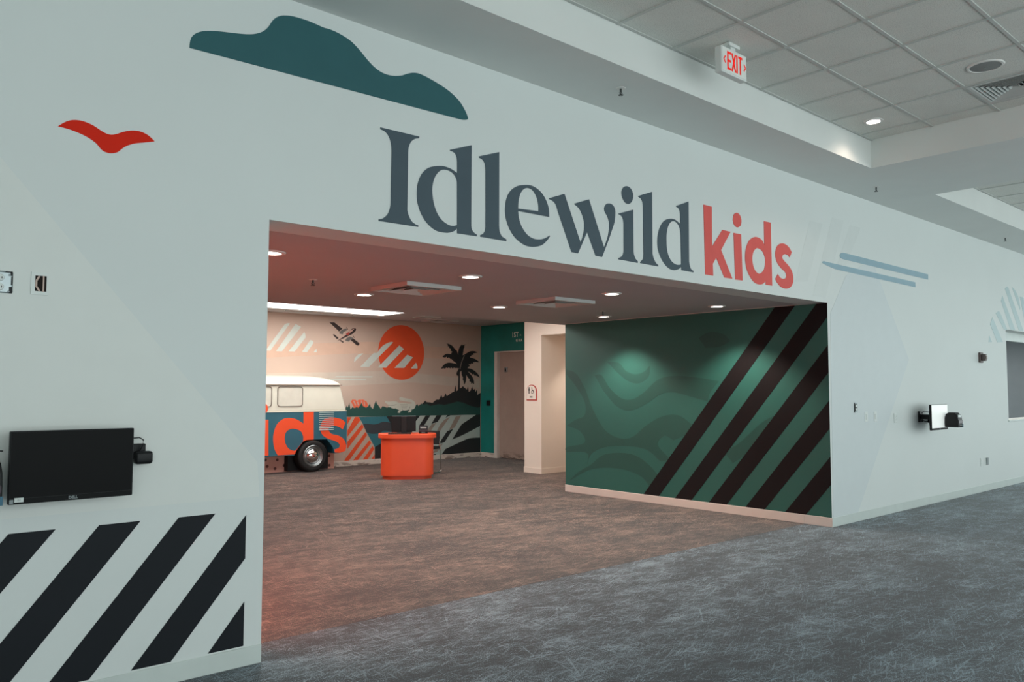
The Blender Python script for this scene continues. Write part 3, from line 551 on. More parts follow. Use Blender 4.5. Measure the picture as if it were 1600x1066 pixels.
bx(bm, 21.05, 21.13, -8, 0, 2.5, 2.56)
struct('window_2', bm, M_FRAME)
# baseboards
def base(name, x0, x1, y0, y1, m):
    b = bmesh.new(); bx(b, x0, x1, y0, y1, 0, .1, bev=.003, seg=1); return struct(name, b, m)
base('baseboard_front', -6, 0, -.008, 0, M_BASE)
base('baseboard_front', OW, 21, -.008, 0, M_BASE)
base('baseboard_right', OW - .008, OW, .318, 4.038, M_WARMBASE); base('baseboard_right', OW - .008, OW, -.008, .316, M_WARMBASE)
M_SCUFF = dirty('scuffed_white_base', '#d8cec4', '#6b5247', -.02, .12, (.52, .6))
base('baseboard_back', -.3, XT, YB - .01, YB, M_SCUFF)
base('baseboard_side', XT - .01, XT, 9.03, YB, M_SCUFF)
base('baseboard_restroom', 7.83, 7.84, 5.967, 6.425, M_CREAM); base('baseboard_restroom', 7.84, XT, 5.967, 5.975, M_CREAM)
# side door
M_DOOR = dirty('beige_door_paint', '#a8968b', '#3c2f2a', -.03, .16, (.45, .55))
d = obj('door_1', box(XT + .06, XT + .105, 8.0, 8.935, .012, 2.275, bev=.003), M_DOOR); d['kind'] = 'structure'
obj('latch', box(XT + .035, XT + .06, 8.67, 8.76, 1.85, 1.955, bev=.006), M_STEEL, d)
obj('latch_bolt', box(XT + .028, XT + .036, 8.70, 8.73, 1.87, 1.935, bev=.002), M_BLACK, d)
bm = bmesh.new(); bx(bm, XT - .015, XT + .12, 8.935, 9.03, 0, 2.30, bev=.003); bx(bm, XT - .015, XT + .12, 8.0, 8.935, 2.275, 2.30)
struct('trim_3', bm, mat('white_door_frame', '#d5cfc8', .4))

# ------------------------------------------------------------------ prints and lettering on the entrance wall
FR = ('y', 0.0)
M_SLATE = mat('slate_blue_vinyl', '#4b5962', .6, vary=.03, spec=.3)
M_CORAL = mat('coral_vinyl', '#e45f59', .6, vary=.03, spec=.3)
M_TEALV = mat('dark_teal_vinyl', '#316065', .6, vary=.03, spec=.3)
M_REDV = mat('scarlet_vinyl', '#dd2406', .6, vary=.02, spec=.2)
M_CHAR = mat('charcoal_navy_vinyl', '#15191f', .6, vary=.03, spec=.25)
M_PALEB = mat('pale_blue_vinyl', '#93b0bd', .5, vary=.03)
M_PALEG = mat('pale_grey_blue_vinyl', '#b4c8ca', .5, vary=.02)
M_TINT = mat('faint_blue_tint_vinyl', '#d5dbdc', .55, vary=.012)
M_TINT2 = mat('faint_grey_tint_vinyl', '#d9dddb', .55, vary=.012)
M_TINT3 = mat('faint_warm_white_vinyl', '#e2e4e0', .55, vary=.012)
t = thing('wall_lettering', 'large painted lettering in slate serif and coral above the wide opening', 'lettering', (0, 0, OH))
def letter(loops, m, nm='letter'):
    o = decal(nm, [SH[k] for k in loops], FR, m, None, .004, .004); o.parent = t; o.matrix_parent_inverse = Matrix.Translation((0, 0, -OH)); return o
for l in (['I'], ['d1', 'd1h'], ['l1'], ['e', 'eh'], ['w']): letter(l, M_SLATE)
o = letter(['i1'], M_SLATE); q = letter(['i1d'], M_SLATE, 'letter_dot'); q.parent = o; q.matrix_parent_inverse = Matrix()
for l in (['l2'], ['d2', 'd2h']): letter(l, M_SLATE)
letter(['k'], M_CORAL); o = letter(['i2'], M_CORAL); q = letter(['i2d'], M_CORAL, 'letter_dot'); q.parent = o; q.matrix_parent_inverse = Matrix()
letter(['d3', 'd3h'], M_CORAL); letter(['s'], M_CORAL)
tag(decal('cloud_graphic', [SH['cloud']], FR, M_TEALV), 'big dark teal cloud shape high on the white wall', 'wall graphic')
tag(decal('bird_graphic', [SH['bird']], FR, M_REDV), 'scarlet gliding bird shape on the white wall', 'wall graphic')
t = thing('stripe_graphic', 'wide charcoal diagonal stripes low on the white wall under the monitor', 'wall graphic', (-.6, 0, 0))
def clip_stripe(x_top, w, ztop, zbot, sl, xmax, up=True):
    """parallelogram leaning by sl (dx/dz), cut off at xmax"""
    pts = [(x_top, ztop), (x_top + w, ztop), (x_top + w - sl * (ztop - zbot), zbot), (x_top - sl * (ztop - zbot), zbot)]
    out = []
    for i in range(4):
        a, b = pts[i], pts[(i + 1) % 4]
        ia, ib = a[0] <= xmax, b[0] <= xmax
        if ia: out.append(a)
        if ia != ib:
            f = (xmax - a[0]) / (b[0] - a[0]); out.append((xmax, a[1] + f * (b[1] - a[1])))
    return out
for k in range(-3, 6):
    pts = clip_stripe(-.457 + .3755 * k, .189, .829 - .002 * k, .108, .8165, -.1)
    if len(pts) >= 3:
        o = decal('stripe', [pts], FR, M_CHAR); o.parent = t; o.matrix_parent_inverse = Matrix.Translation((.6, 0, 0))
t = thing('bar_graphic', 'two long pale blue bars beside the coral lettering', 'wall graphic', (6.4, 0, 2.8))
for k in ('bar1', 'bar2'):
    o = decal('bar', [SH[k]], FR, M_PALEB, None, .004); o.parent = t; o.matrix_parent_inverse = Matrix.Translation((-6.4, 0, -2.8))
t = thing('striped_cloud_graphic', 'pale blue striped cloud shape above the pass-through window', 'wall graphic', (12.2, 0, 2.4))
def at_inv(o, t): o.parent = t; o.matrix_parent_inverse = Matrix.Translation(-t.location); return o
for k in range(6): at_inv(decal('stripe', [SH['rc%d' % k]], FR, M_PALEG), t)
for k, (dx, h) in enumerate(((.55, .55), (1.1, .85), (1.6, .6))):
    at_inv(decal('stripe', [[(12.75 + dx, 2.47), (13.0 + dx, 2.47), (12.9 + dx - h * .45, 2.47 + h), (12.72 + dx - h * .45, 2.47 + h)]], FR, M_PALEG), t)
tag(decal('diamond_graphic', [SH['diamond']], FR, M_TINT), 'faint blue tinted diamond on the white wall beside the switches', 'wall graphic')
tag(decal('triangle_graphic', [SH['tri']], FR, M_TINT3, None, .0012, .0010), 'faint lighter triangle on the white wall behind the monitor', 'wall graphic')
t = thing('faint_stripe_graphic', 'faint grey slanting stripes between the coral letters and blue bars', 'wall graphic', (6.3, 0, 2.6))
for k in range(3): at_inv(decal('stripe', [SH['ghost%d' % k]], FR, M_TINT2, None, .001, .0008), t)

# ------------------------------------------------------------------ green wallcovering
GR = ('x', OW)
t = thing('green_mural', 'deep green swirled wallcovering with dark diagonal stripes beside the opening', 'mural', (OW, 2, 0))
def gm(name, loops, m, off): return at_inv(decal(name, loops, GR, m, None, off, .0009), t)
gm('backing', [[(0, .1), (4.03, .1), (4.03, OH), (0, OH)]], M_GREEN, .0012)
for k in range(6): gm('swirl', [SH['sw%d' % k]], M_GREEN2, .0022)
for k in range(5):
    pts = [(y, z) for y, z in [(2.588 - .509 * k, .1), (2.335 - .509 * k, .1), (2.335 - .509 * k - .836 * 2.34, OH), (2.588 - .509 * k - .836 * 2.34, OH)]]
    q = []
    for i in range(4):                                    # cut off at the wall's edge, y = 0
        a, b = pts[i], pts[(i + 1) % 4]; ia, ib = a[0] >= 0, b[0] >= 0
        if ia: q.append(a)
        if ia != ib:
            f = (0 - a[0]) / (b[0] - a[0]); q.append((0, a[1] + f * (b[1] - a[1])))
    gm('stripe', [q], M_NAVY, .0032)

# ------------------------------------------------------------------ mural on the far wall
BK = ('y', YB)
def C(n, h): return mat(n, h, .6, vary=.04)
MP = C('pale_aqua_print', '#c9d3cc'); MO = C('orange_sun_print', '#e8552b'); MB = C('black_print', '#26282a'); MF = C('pine_green_print', '#27524c')
MT = C('tan_print', '#c3ad9d'); MW = C('water_teal_print', '#32707c'); MR = C('slate_rock_print', '#3c4046'); MZ = C('pale_grey_print', '#b3c2bd')
MTN = C('taupe_print', '#9c8f84'); ML = C('alligator_white_print', '#cdd0c4'); MS = C('coral_print', '#e9704f'); MPL = C('brown_black_print', '#2f2220')
MPG = C('engine_grey_print', '#6d6a68'); MPR = C('dull_red_print', '#a8423a'); MPF = C('pale_pink_print', '#cfa79b'); MSKY = C('peach_haze_print', '#cfb09c'); MSK2 = C('misty_haze_print', '#c9bdb0')
mu = thing('wall_mural', 'sunset swamp mural with orange sun, palm, forest and alligator on the far wall', 'mural', (6.5, YB, 0))
def mm(name, loops, m, lvl, parent=None):
    o = decal(name, loops if isinstance(loops, list) else [SH[loops]], BK, m, None, .0012 * lvl, .001)
    if parent is None: return at_inv(o, mu)
    o.parent = parent; return o
mm('haze_band', [[(-.28, 1.9), (3, 1.95), (6.2, 2.18), (9.3, 2.1), (9.3, 2.35), (6.5, 2.42), (3, 2.2), (-.28, 2.3)]], MSKY, .9)
mm('haze_band', [[(-.28, 1.3), (4, 1.45), (7.5, 1.62), (9.3, 1.5), (9.3, 1.7), (7, 1.85), (4, 1.75), (-.28, 1.6)]], MSK2, .9)
cl = mm('cloud', 'ca0', MP, 2)
for k in range(1, 5): mm('cloud_stripe', 'ca%d' % k, MP, 2, cl)
sp = [tuple(map(float, q.split(','))) for q in SH['sun'].split()]
sc = ((sp[1][0] + sp[3][0]) / 2, (sp[0][1] + sp[2][1]) / 2); sr = (sp[0][1] - sp[2][1]) / 2; srx = (sp[1][0] - sp[3][0]) / 2
mm('sun', [circ(sc[0], sc[1], (srx + sr) / 2, 56)], MO, 2)
cl = mm('cloud', 'cb1', MP, 3)
for k in (0, 2, 3, 4): mm('cloud_stripe', 'cb%d' % k, MP, 3, cl)
b1 = mm('cloud_bar', 'th0', MP, 2); mm('cloud_bar', 'th1', MP, 2)
pa = mm('palm_tree', 'palm', MB, 3); mm('midrib', 'palmline', MTN, 4, pa)
mm('hill', 'hill', MB, 2); sn = mm('snake', 'snake', MS, 2)
for k in range(4): mm('snake_band', 'sn%d' % k, MPF, 2.6, sn)
mm('forest', 'forest', MF, 3)
al = mm('alligator', 'gator', ML, 4); mm('mouth_line', 'gline', MPG, 5, al)
for k in range(5): mm('scale_line', 'gs%d' % k, MPG, 5, al)
mm('ground', 'black', MB, 2)
mo = mm('mountain', 'mount', MT, 3)
for k in range(7): mm('mountain_stripe', 'or%d' % k, MO, 4, mo)
mm('water', 'water0', MW, 3); mm('rock', 'rock', MR, 3.5); mm('water', 'water1', MW, 3)
ze = mm('pale_stripes', [SH['zeb'], SH['zebh']], MZ, 3)
for k in range(4): mm('taupe_stripe', 'tan%d' % k, MTN, 4, ze)
ap = mm('airplane', 'pf', MPL, 2)
for k in ('pw0', 'pw1'): mm('wing', k, MPL, 2, ap)
for k in ('pt0', 'pt1'): mm('tailplane', k, MPL, 2, ap)
for k in ('pe0', 'pe1'): mm('engine', k, MPG, 3, ap)
mm('fuselage_panel', 'pl', MPF, 3, ap); mm('red_panel', 'pr', MPR, 4, ap)
for k in ('pp0', 'pp1'): mm('propeller', k, MPL, 3, ap)

# ------------------------------------------------------------------ lamps and ceiling fittings
M_TRIM = mat('white_trim_ring', '#e4e2de', .4, vary=.01)
M_LENS = emit('lit_lens', (1.0, .93, .85), 9.0)
M_PANEL = emit('lit_panel', (1.0, .95, .9), 6.8)
ROOM_W, HALL_W = 105, 8
def downlight(x, y, z, label, r=.085, watt=ROOM_W, col=LAMP, group=None, angle=112):
    t = thing('downlight', label, 'ceiling light', (x, y, z), 0, group)
    obj('trim_ring', lathe(bmesh.new(), [(r * .82, -.001), (r * .82, -.010), (r, -.012), (r * 1.16, -.006), (r * 1.18, 0), (r * .82, -.001)], 36), M_TRIM, t, True)
    obj('lens', lathe(bmesh.new(), [(0, -.0065), (r * .5, -.0062), (r * .83, -.005)], 36), M_LENS, t, True)
    l = bpy.data.lights.new('lamp_light', 'SPOT'); l.energy = watt; l.color = col; l.spot_size = radians(angle); l.spot_blend = .55; l.shadow_soft_size = .06
    lo = link(bpy.data.objects.new('lamp_light', l), t); lo.location = (0, 0, -.03)
    return t
CZ = 2.446
G = 'downlights in the low room ceiling'
downlight(.50, 1.05, CZ, 'round downlight nearest the left jamb of the opening', group=G)
downlight(2.29, 1.05, CZ, 'round downlight behind the slate letter d, front row', group=G)
downlight(4.10, 1.05, CZ, 'round downlight in the front row near the middle of the room ceiling', group=G)
downlight(5.92, 1.05, CZ, 'round downlight in the front row beside the striped green wall', group=G)
downlight(2.31, 2.80, CZ, 'round downlight in the back row left of the first air diffuser', group=G)
downlight(4.12, 2.80, CZ, 'round downlight in the back row between the two air diffusers', group=G)
downlight(5.94, 2.80, CZ, 'round downlight in the back row beside the plain green wall', group=G)
downlight(8.75, 5.35, 2.45, 'downlight inside the restroom alcove', watt=55)
downlight(5.59, -.94, TZ + .008, 'round downlight glowing in the corner tile of the hall ceiling', r=.075, watt=HALL_W, col=(1, .78, .62), angle=140)
def box_light(name, label, x0, x1, y0, y1, z):
    t = thing(name, label, 'ceiling light', ((x0 + x1) / 2, (y0 + y1) / 2, z)); w, d = (x1 - x0) / 2, (y1 - y0) / 2
    bm = bmesh.new()
    for a in ((-w, w, -d, -d + .03), (-w, w, d - .03, d), (-w, -w + .03, -d, d), (w - .03, w, -d, d)): bx(bm, *a, -.014, 0)
    obj('frame', bm, M_TRIM, t); obj('diffuser', box(-w + .03, w - .03, -d + .03, d - .03, -.009, -.001), M_PANEL, t)
    return t
box_light('ceiling_light', 'long bright light panel in the high ceiling before the mural', 1.6, 6.29, 7.55, 8.72, 2.885)
box_light('ceiling_light', 'added light panel in the high ceiling, unseen behind the low ceiling edge', 2.2, 7.2, 4.9, 6.0, 2.885)  # added out of view to brighten podium, pier and side wall
box_light('ceiling_light', 'added light panel in the booth behind the pass-through window', 12.4, 15.4, .7, 1.9, 2.615)  # added to lift the dark booth interior
# added orange tube out of view, reddening carpet, ceiling and air diffusers
t = thing('red_fill_tube', 'added out-of-view orange tube giving the red glow by the left jamb', 'light', (-.25, 1.9, .25))
obj('tube', tube(bmesh.new(), [(0, -1.4, 0), (0, -.4, 0), (0, .6, 0), (0, 1.6, 0)], .022, 12), emit('orange_glow', RED, 26.0), t, True)
for y in (-1.3, 1.5): obj('bracket', box(-.049, -.015, y - .03, y + .03, -.03, .03), M_STEEL, t)

def sq_ring(bm, a0, z0, a1, z1):
    A = [bm.verts.new((sx * a0, sy * a0, z0)) for sx, sy in ((-1, -1), (1, -1), (1, 1), (-1, 1))]
    B = [bm.verts.new((sx * a1, sy * a1, z1)) for sx, sy in ((-1, -1), (1, -1), (1, 1), (-1, 1))]
    for i in range(4): bm.faces.new((A[i], A[(i + 1) % 4], B[(i + 1) % 4], B[i]))
    return bm
M_DUCT = mat('dark_duct', '#1d1d1f', .8)
M_DIFF = mat('diffuser_white_metal', '#cdcfcc', .45, vary=.02)
def diffuser(x, y, z, label, a=.305, drop=.035, n=3, group=None):
    t = thing('air_diffuser', label, 'air vent', (x, y, z), 0, group)
    bm = bmesh.new(); sq_ring(bm, a, 0, a, -drop); sq_ring(bm, a, -drop, a - .03, -drop); sq_ring(bm, a - .03, -drop, a - .045, -.001)
    obj('frame', bm, M_DIFF, t)
    obj('duct', box(-a + .045, a - .045, -a + .045, a - .045, -.002, -.001), M_DUCT, t)
    st = (a - .06) / n
    for k in range(n):
        b0 = a - .05 - st * k
        bm = bmesh.new(); sq_ring(bm, b0, -drop + .002, max(b0 - st * .5, .004), -.004); sq_ring(bm, b0, -drop + .002, b0 - .003, -drop + .0005)
        sq_ring(bm, b0 - .003, -drop + .0005, max(b0 - st * .5 - .003, .003), -.003)
        obj('louver', bm, M_DIFF, t)
    return t
diffuser(2.36, 1.96, CZ, 'square air diffuser nearer the left jamb in the room ceiling', group='square air diffusers')
diffuser(4.17, 1.92, CZ, 'square air diffuser nearer the green wall in the room ceiling', group='square air diffusers')
diffuser(7.14, 8.46, 2.885, 'small dark vent in the high ceiling above the orange sun', a=.2, drop=.02, n=3)
diffuser(7.83, 8.97, 2.885, 'larger dark vent in the high ceiling above the palm tree', a=.28, drop=.02, n=3)
diffuser((XL[1] + XL[0]) / 2, (YL[2] + YL[3]) / 2, TZ + .018, 'louvered air vent in the hall ceiling tiles', a=.285, drop=.02, n=7)
for x0, x1, lb in ((4.5, 5.25, 'slot vent before the mural, nearer the van'), (5.85, 6.45, 'slot vent before the mural, nearer the sun')):
    t = thing('slot_vent', lb, 'air vent', ((x0 + x1) / 2, 9.09, 2.885)); w = (x1 - x0) / 2
    bm = bmesh.new(); bx(bm, -w, w, -.05, -.03, -.008, 0); bx(bm, -w, w, .03, .05, -.008, 0); obj('frame', bm, M_TRIM, t)
    obj('slot', box(-w, w, -.03, .03, -.003, 0), M_DUCT, t)
# round speaker grille in a hall tile
t = thing('ceiling_speaker', 'round grey speaker grille in the hall ceiling beside the louvered vent', 'speaker', (4.945, -2.11, TZ + .008))
obj('trim_ring', lathe(bmesh.new(), [(.108, -.002), (.112, -.010), (.128, -.008), (.134, 0), (.108, -.002)], 40), M_TRIM, t, True)
obj('grille', lathe(bmesh.new(), [(0, -.016), (.05, -.0145), (.108, -.006)], 40), mat('speaker_mesh', '#8b8d8c', .7, vary=.15, scale=300), t, True)
obj('badge', lathe(bmesh.new(), [(0, -.018), (.006, -.0175), (.008, -.0155)], 12), M_STEEL, t)

M_SPR = mat('dull_brass_grey', '#4d4f4e', .5, .6)
def sprinkler(x, y, z, label, g):
    t = thing('fire_sprinkler', label, 'sprinkler', (x, y, z), 0, g)
    obj('escutcheon', lathe(bmesh.new(), [(0, -.004), (.016, -.006), (.036, -.003), (.038, 0)], 24), M_TRIM, t, True)
    bm = lathe(bmesh.new(), [(0, -.004), (.008, -.004), (.008, -.026), (.004, -.028), (.004, -.05), (0, -.05)], 12)
    tube(bm, [(-.006, 0, -.024), (-.016, 0, -.036), (-.004, 0, -.05)], .0025, 6); tube(bm, [(.006, 0, -.024), (.016, 0, -.036), (.004, 0, -.05)], .0025, 6)
    obj('head', bm, M_SPR, t)
    bm = lathe(bmesh.new(), [(0, -.052), (.008, -.052), (.008, -.05), (0, -.05)], 16)
    for k in range(10):
        a = 2 * pi * k / 10; tube(bm, [(.006 * cos(a), .006 * sin(a), -.051), (.019 * cos(a), .019 * sin(a), -.052)], .0022, 5)
    obj('deflector', bm, M_SPR, t)
sprinkler(2.585, -.379, SZ, 'fire sprinkler under the hall soffit above the slate lettering', 'soffit sprinklers')
sprinkler(6.953, -.354, SZ, 'fire sprinkler under the hall soffit near the tray corner', 'soffit sprinklers')
sprinkler(11.39, -.30, SZ, 'fire sprinkler under the hall soffit farthest to the right', 'soffit sprinklers')
sprinkler(1.393, 2.138, CZ, 'fire sprinkler in the room ceiling left of the air diffusers', 'room sprinklers')
sprinkler(5.403, 2.337, CZ, 'fire sprinkler in the room ceiling before the green wall', 'room sprinklers')

# exit sign hung from the hall ceiling
t = thing('exit_sign', 'white exit sign with red letters hanging from the hall ceiling', 'exit sign', (3.115, -.99, 3.79))
obj('housing', box(-.165, .165, -.028, .028, 0, .195, bev=.006), M_WHITEP, t)
obj('face_plate', box(-.155, .155, -.031, -.027, .012, .184, bev=.002), mat('sign_face', '#e9ebe6', .35), t)
obj('canopy', box(-.07, .07, -.035, .035, .218, .246, bev=.006), M_WHITEP, t)
obj('stem', box(-.03, .03, -.02, .02, .194, .22), M_WHITEP, t)
M_RED = emit('exit_red', (.9, .02, .01), .35); M_RED.node_tree.nodes['Principled BSDF'].inputs['Base Color'].default_value = lin('#d8220f')
def bars(name, segs, w, parent, m, y, th=.0015):
    bm = bmesh.new()
    for (x0, z0), (x1, z1) in segs:
        dx, dz = x1 - x0, z1 - z0; L_ = math.hypot(dx, dz); nx, nz = -dz / L_ * w / 2, dx / L_ * w / 2
        P = [(x0 + nx, z0 + nz), (x1 + nx, z1 + nz), (x1 - nx, z1 - nz), (x0 - nx, z0 - nz)]
        prism(bm, P, lambda u, v: Vector((u, y, v)), lambda u, v: Vector((u, y - th, v)))
    return obj(name, bm, m, parent)
zb, zt, y_ = .030, .165, -.0312; zm = (zb + zt) / 2
bars('letter', [((-.088, zb), (-.088, zt)), ((-.096, zt - .008), (-.045, zt - .008)), ((-.09, zm), (-.05, zm)), ((-.096, zb + .008), (-.045, zb + .008))], .017, t, M_RED, y_)
bars('letter', [((-.034, zb), (.012, zt)), ((.012, zb), (-.034, zt))], .017, t, M_RED, y_)
bars('letter', [((.030, zb), (.030, zt))], .017, t, M_RED, y_)
bars('letter', [((.074, zb), (.074, zt)), ((.048, zt - .008), (.100, zt - .008))], .017, t, M_RED, y_)
bars('arrow', [((-.118, zm + .026), (-.140, zm)), ((-.140, zm), (-.118, zm - .026))], .011, t, M_RED, y_)
bars('arrow', [((.122, zm + .026), (.144, zm)), ((.144, zm), (.122, zm - .026))], .011, t, M_RED, y_)

# ------------------------------------------------------------------ the van shell on the far wall
M_VW = mat('cream_enamel', '#dfe0d2', .3, vary=.02, coat=.3)
M_VB = mat('petrol_blue_enamel', '#2c6577', .35, vary=.04, coat=.3)
M_VO = mat('orange_enamel', '#f0532b', .4, vary=.02)
M_TYRE = mat('tyre_rubber', '#141414', .75, vary=.1, scale=30)
VY = 8.9
van = thing('van_shell', 'half van with cream top, blue sides and orange lettering against the far mural', 'van', (3.8, 9.2, 0))
def vo(name, bm, m, smooth=False, parent=None):
    o = obj(name, bm, m, None, smooth)
    if parent is None: return at_inv(o, van)
    o.parent = parent; return o
arch = [tuple(map(float, q.rstrip('!').split(','))) for q in SH['arch'].split()]
WX = 4.985; WX2 = 2.62; XF = 1.93
arch_r = arch[::-1]; arch_f = [(x - (WX - WX2), z) for x, z in arch_r]
low = [(XF + .02, 1.083), (5.65, 1.083), (5.662, .9), (5.662, .46), (5.65, .40), (5.62, .35), (5.57, .32), (5.50, .312)] + arch_r + [(4.45, .318), (3.2, .318)] + arch_f + [(2.1, .32), (2.0, .34), (XF, .42), (XF, .9)]
bm = prism(bmesh.new(), low, lambda u, v: Vector((u, VY, v)), lambda u, v: Vector((u, YB - .012, v)))
lb = vo('lower_body', bm, M_VB)
bv = lb.modifiers.new('bevel', 'BEVEL'); bv.width = .025; bv.segments = 3; bv.limit_method = 'ANGLE'; bv.angle_limit = radians(50)
up = [(XF + .03, 1.083), (5.648, 1.083), (5.625, 1.18), (5.575, 1.36), (5.52, 1.558), (XF + .28, 1.558), (XF + .08, 1.25)]
bm = prism(bmesh.new(), up, lambda u, v: Vector((u, VY + .004 + .03 * max(0, v - 1.2), v)), lambda u, v: Vector((u, YB - .012, v)))
ub = vo('upper_body', bm, M_VW)
bv = ub.modifiers.new('bevel', 'BEVEL'); bv.width = .03; bv.segments = 3; bv.limit_method = 'ANGLE'; bv.angle_limit = radians(50)
# roof: lofted from the gutter up and back
bm = bmesh.new(); rows = []
for y, z, xr in ((8.915, 1.556, 5.52), (8.92, 1.585, 5.49), (8.95, 1.625, 5.41), (9.0, 1.66, 5.30), (9.08, 1.692, 5.16), (9.2, 1.715, 5.0), (9.34, 1.728, 4.9), (YB - .012, 1.73, 4.86)):
    xf = XF + .28 + (5.52 - xr) * .9
    row = []
    for k in range(25):
        u = k / 24; x = xf + (xr - xf) * u
        row.append(bm.verts.new((x, y, z)))
    # rear and front skirts curve down to the gutter line
    for e, xe in ((1, 5.52), (0, XF + .28)):
        pass
    rows.append(row)
for a, b in zip(rows[:-1], rows[1:]):
    for k in range(24): bm.faces.new((a[k], a[k + 1], b[k + 1], b[k]))
for s in (0, -1):                                         # rounded ends
    prev = [r[s] for r in rows]
    base_v = []
    for r in rows:
        c = r[s].co; base_v.append(bm.verts.new((5.52 if s else XF + .28, c.y, 1.556)))
    n = 5; grid_v = [prev]
    for k in range(1, n):
        f = k / n; line = []
        for p0, p1 in zip(prev, base_v):
            q = p0.co.lerp(p1.co, f); q.z += (p0.co.z - p1.co.z) * .28 * sin(pi * f); line.append(bm.verts.new(q))
        grid_v.append(line)
    grid_v.append(base_v)
    for A, B in zip(grid_v[:-1], grid_v[1:]):
        for k in range(len(A) - 1): bm.faces.new((A[k], A[k + 1], B[k + 1], B[k]))
bmesh.ops.remove_doubles(bm, verts=bm.verts, dist=.0005)
vo('roof', bm, M_VW, True)
vo('gutter', box(XF + .25, 5.545, VY - .012, VY + .03, 1.548, 1.560, bev=.003), mat('brown_gutter', '#7c6a5c', .5))
vo('belt_moulding', box(XF + .04, 5.652, VY - .008, VY + .02, 1.076, 1.092, bev=.004), M_VW)
M_SEAL = mat('dark_window_seal', '#55463d', .6)
for x0, x1 in ((4.289, 4.765), (3.708, 4.183), (3.127, 3.602), (2.5, 3.0)):
    w = at_inv(decal('side_window', [rrect(x0 + .008, x1 - .008, 1.183, 1.516, .04)], ('y', VY + .006), mat('window_panel_cream', '#d8d8cc', .25), None, .003, .003), van)
    s_ = decal('window_seal', [rrect(x0, x1, 1.175, 1.524, .045), rrect(x0 + .008, x1 - .008, 1.183, 1.516, .04)[::-1]], ('y', VY + .006), M_SEAL, None, .012, .012); s_.parent = w
VF = ('y', VY)
for l in (['vd', 'vdh'], ['vs']): at_inv(decal('letter', [SH[k] for k in l], VF, M_VO, None, .003, .0025), van)
o = at_inv(decal('letter', [SH['vi']], VF, M_VO, None, .003, .0025), van)
sp = [tuple(map(float, q.split(','))) for q in SH['vid'].split()]
q = decal('letter_dot', [circ((sp[1][0] + sp[3][0]) / 2, (sp[0][1] + sp[2][1]) / 2, (sp[0][1] - sp[2][1]) / 2 * 1.03)], VF, M_VO, None, .012, .011); q.parent = o
at_inv(decal('letter', [[(3.28, .33), (3.48, .33), (3.48, .50), (3.56, .58), (3.70, .33), (3.92, .33), (3.69, .70), (3.90, .92), (3.66, .92), (3.48, .72), (3.48, 1.07), (3.28, 1.07)]], VF, M_VO, None, .003, .0025), van)
for k in range(10): vo('louver', box(5.09, 5.385, VY - .016, VY, 1.050 - .0345 * k, 1.063 - .0345 * k, bev=.003, seg=1), mat('pale_aqua_louver', '#b9d2d2', .35))
RY = Matrix.Rotation(pi / 2, 4, 'X')     # turn z axis to -y
for wx in (WX, WX2):
    aw = [(x - (WX - wx), z) for x, z in arch] + [(arch[-1][0] - (WX - wx), .02), (arch[0][0] - (WX - wx), .02)]
    vo('wheel_well', prism(bmesh.new(), aw, lambda u, v: Vector((u, 9.14, v)), lambda u, v: Vector((u, YB - .014, v))), M_BLACKM)
    MT_ = Matrix.Translation((wx, 8.99, .285)) @ RY
    wl = vo('wheel', lathe(bmesh.new(), [(.19, -.1), (.25, -.105), (.282, -.08), (.285, -.03), (.285, .03), (.282, .075), (.262, .098), (.23, .104), (.195, .098), (.19, .07), (.19, -.1)], 48, MT_), M_TYRE, True)
    vo('rim', lathe(bmesh.new(), [(.195, .096), (.185, .104), (.178, .094), (.165, .075), (.150, .070), (.135, .078), (.12, .07), (0, .06)], 48, MT_), M_STEEL, True, wl)
    vo('hubcap', lathe(bmesh.new(), [(.122, .072), (.125, .085), (.115, .100), (.09, .118), (.05, .130), (0, .134)], 48, MT_), M_CHROME, True, wl)
    vo('hub_emblem', lathe(bmesh.new(), [(.030, .1325), (.030, .136), (.025, .136), (.025, .134)], 24, MT_), M_GREYP, False, wl)
sk = vo('skirt', box(XF + .1, 5.62, 9.28, YB - .012, 0, .34), mat('pink_skirt', '#dfa898', .6, vary=.04))
M_DOT = mat('maroon_dot', '#6d3f3a', .6)
rs = random.Random(8)
for k in range(40):
    x = XF + .22 + (k // 2) * .178 + rs.uniform(-.03, .03); z = (.09 if k % 2 else .22) + rs.uniform(-.03, .03)
    if x < 5.58:
        o = decal('dot', [circ(x, z, .027, 14)], ('y', 9.28), M_DOT, None, .0015, .0012); o.parent = sk

# ------------------------------------------------------------------ reception podium and the things on it
M_PO = mat('orange_laminate', '#e8542f', .4, vary=.02)
A_ = radians(-34)
pd = thing('reception_podium', 'rounded orange reception podium in front of the mural', 'desk', (5.74, 7.04, 0), A_)
def plate(w, d, r, z0, z1, bev=0.0):
    b = prism(bmesh.new(), rrect(-w / 2, w / 2, -d / 2, d / 2, r, 8), lambda u, v: Vector((u, v, z0)), lambda u, v: Vector((u, v, z1)))
    return b
obj('body', plate(.87, .58, .2, .06, .675), M_PO, pd, True)
obj('plinth', plate(.81, .52, .18, 0, .062), M_PO, pd, True)
tp = obj('top', plate(.96, .67, .24, .674, .738), M_PO, pd, True)
bv = tp.modifiers.new('bevel', 'BEVEL'); bv.width = .012; bv.segments = 2; bv.limit_method = 'ANGLE'; bv.angle_limit = radians(60)
obj('plinth_reveal', plate(.84, .55, .19, .058, .066), mat('shadow_gap_black', '#2a1512', .7), pd)
def on_desk(x, y, z=.738): 
    v = Matrix.Rotation(A_, 3, 'Z') @ Vector((x, y, 0)); return (5.74 + v.x, 7.04 + v.y, z)
t = thing('desk_monitor', 'black monitor seen from behind on the orange podium', 'monitor', on_desk(-.06, .02), A_)
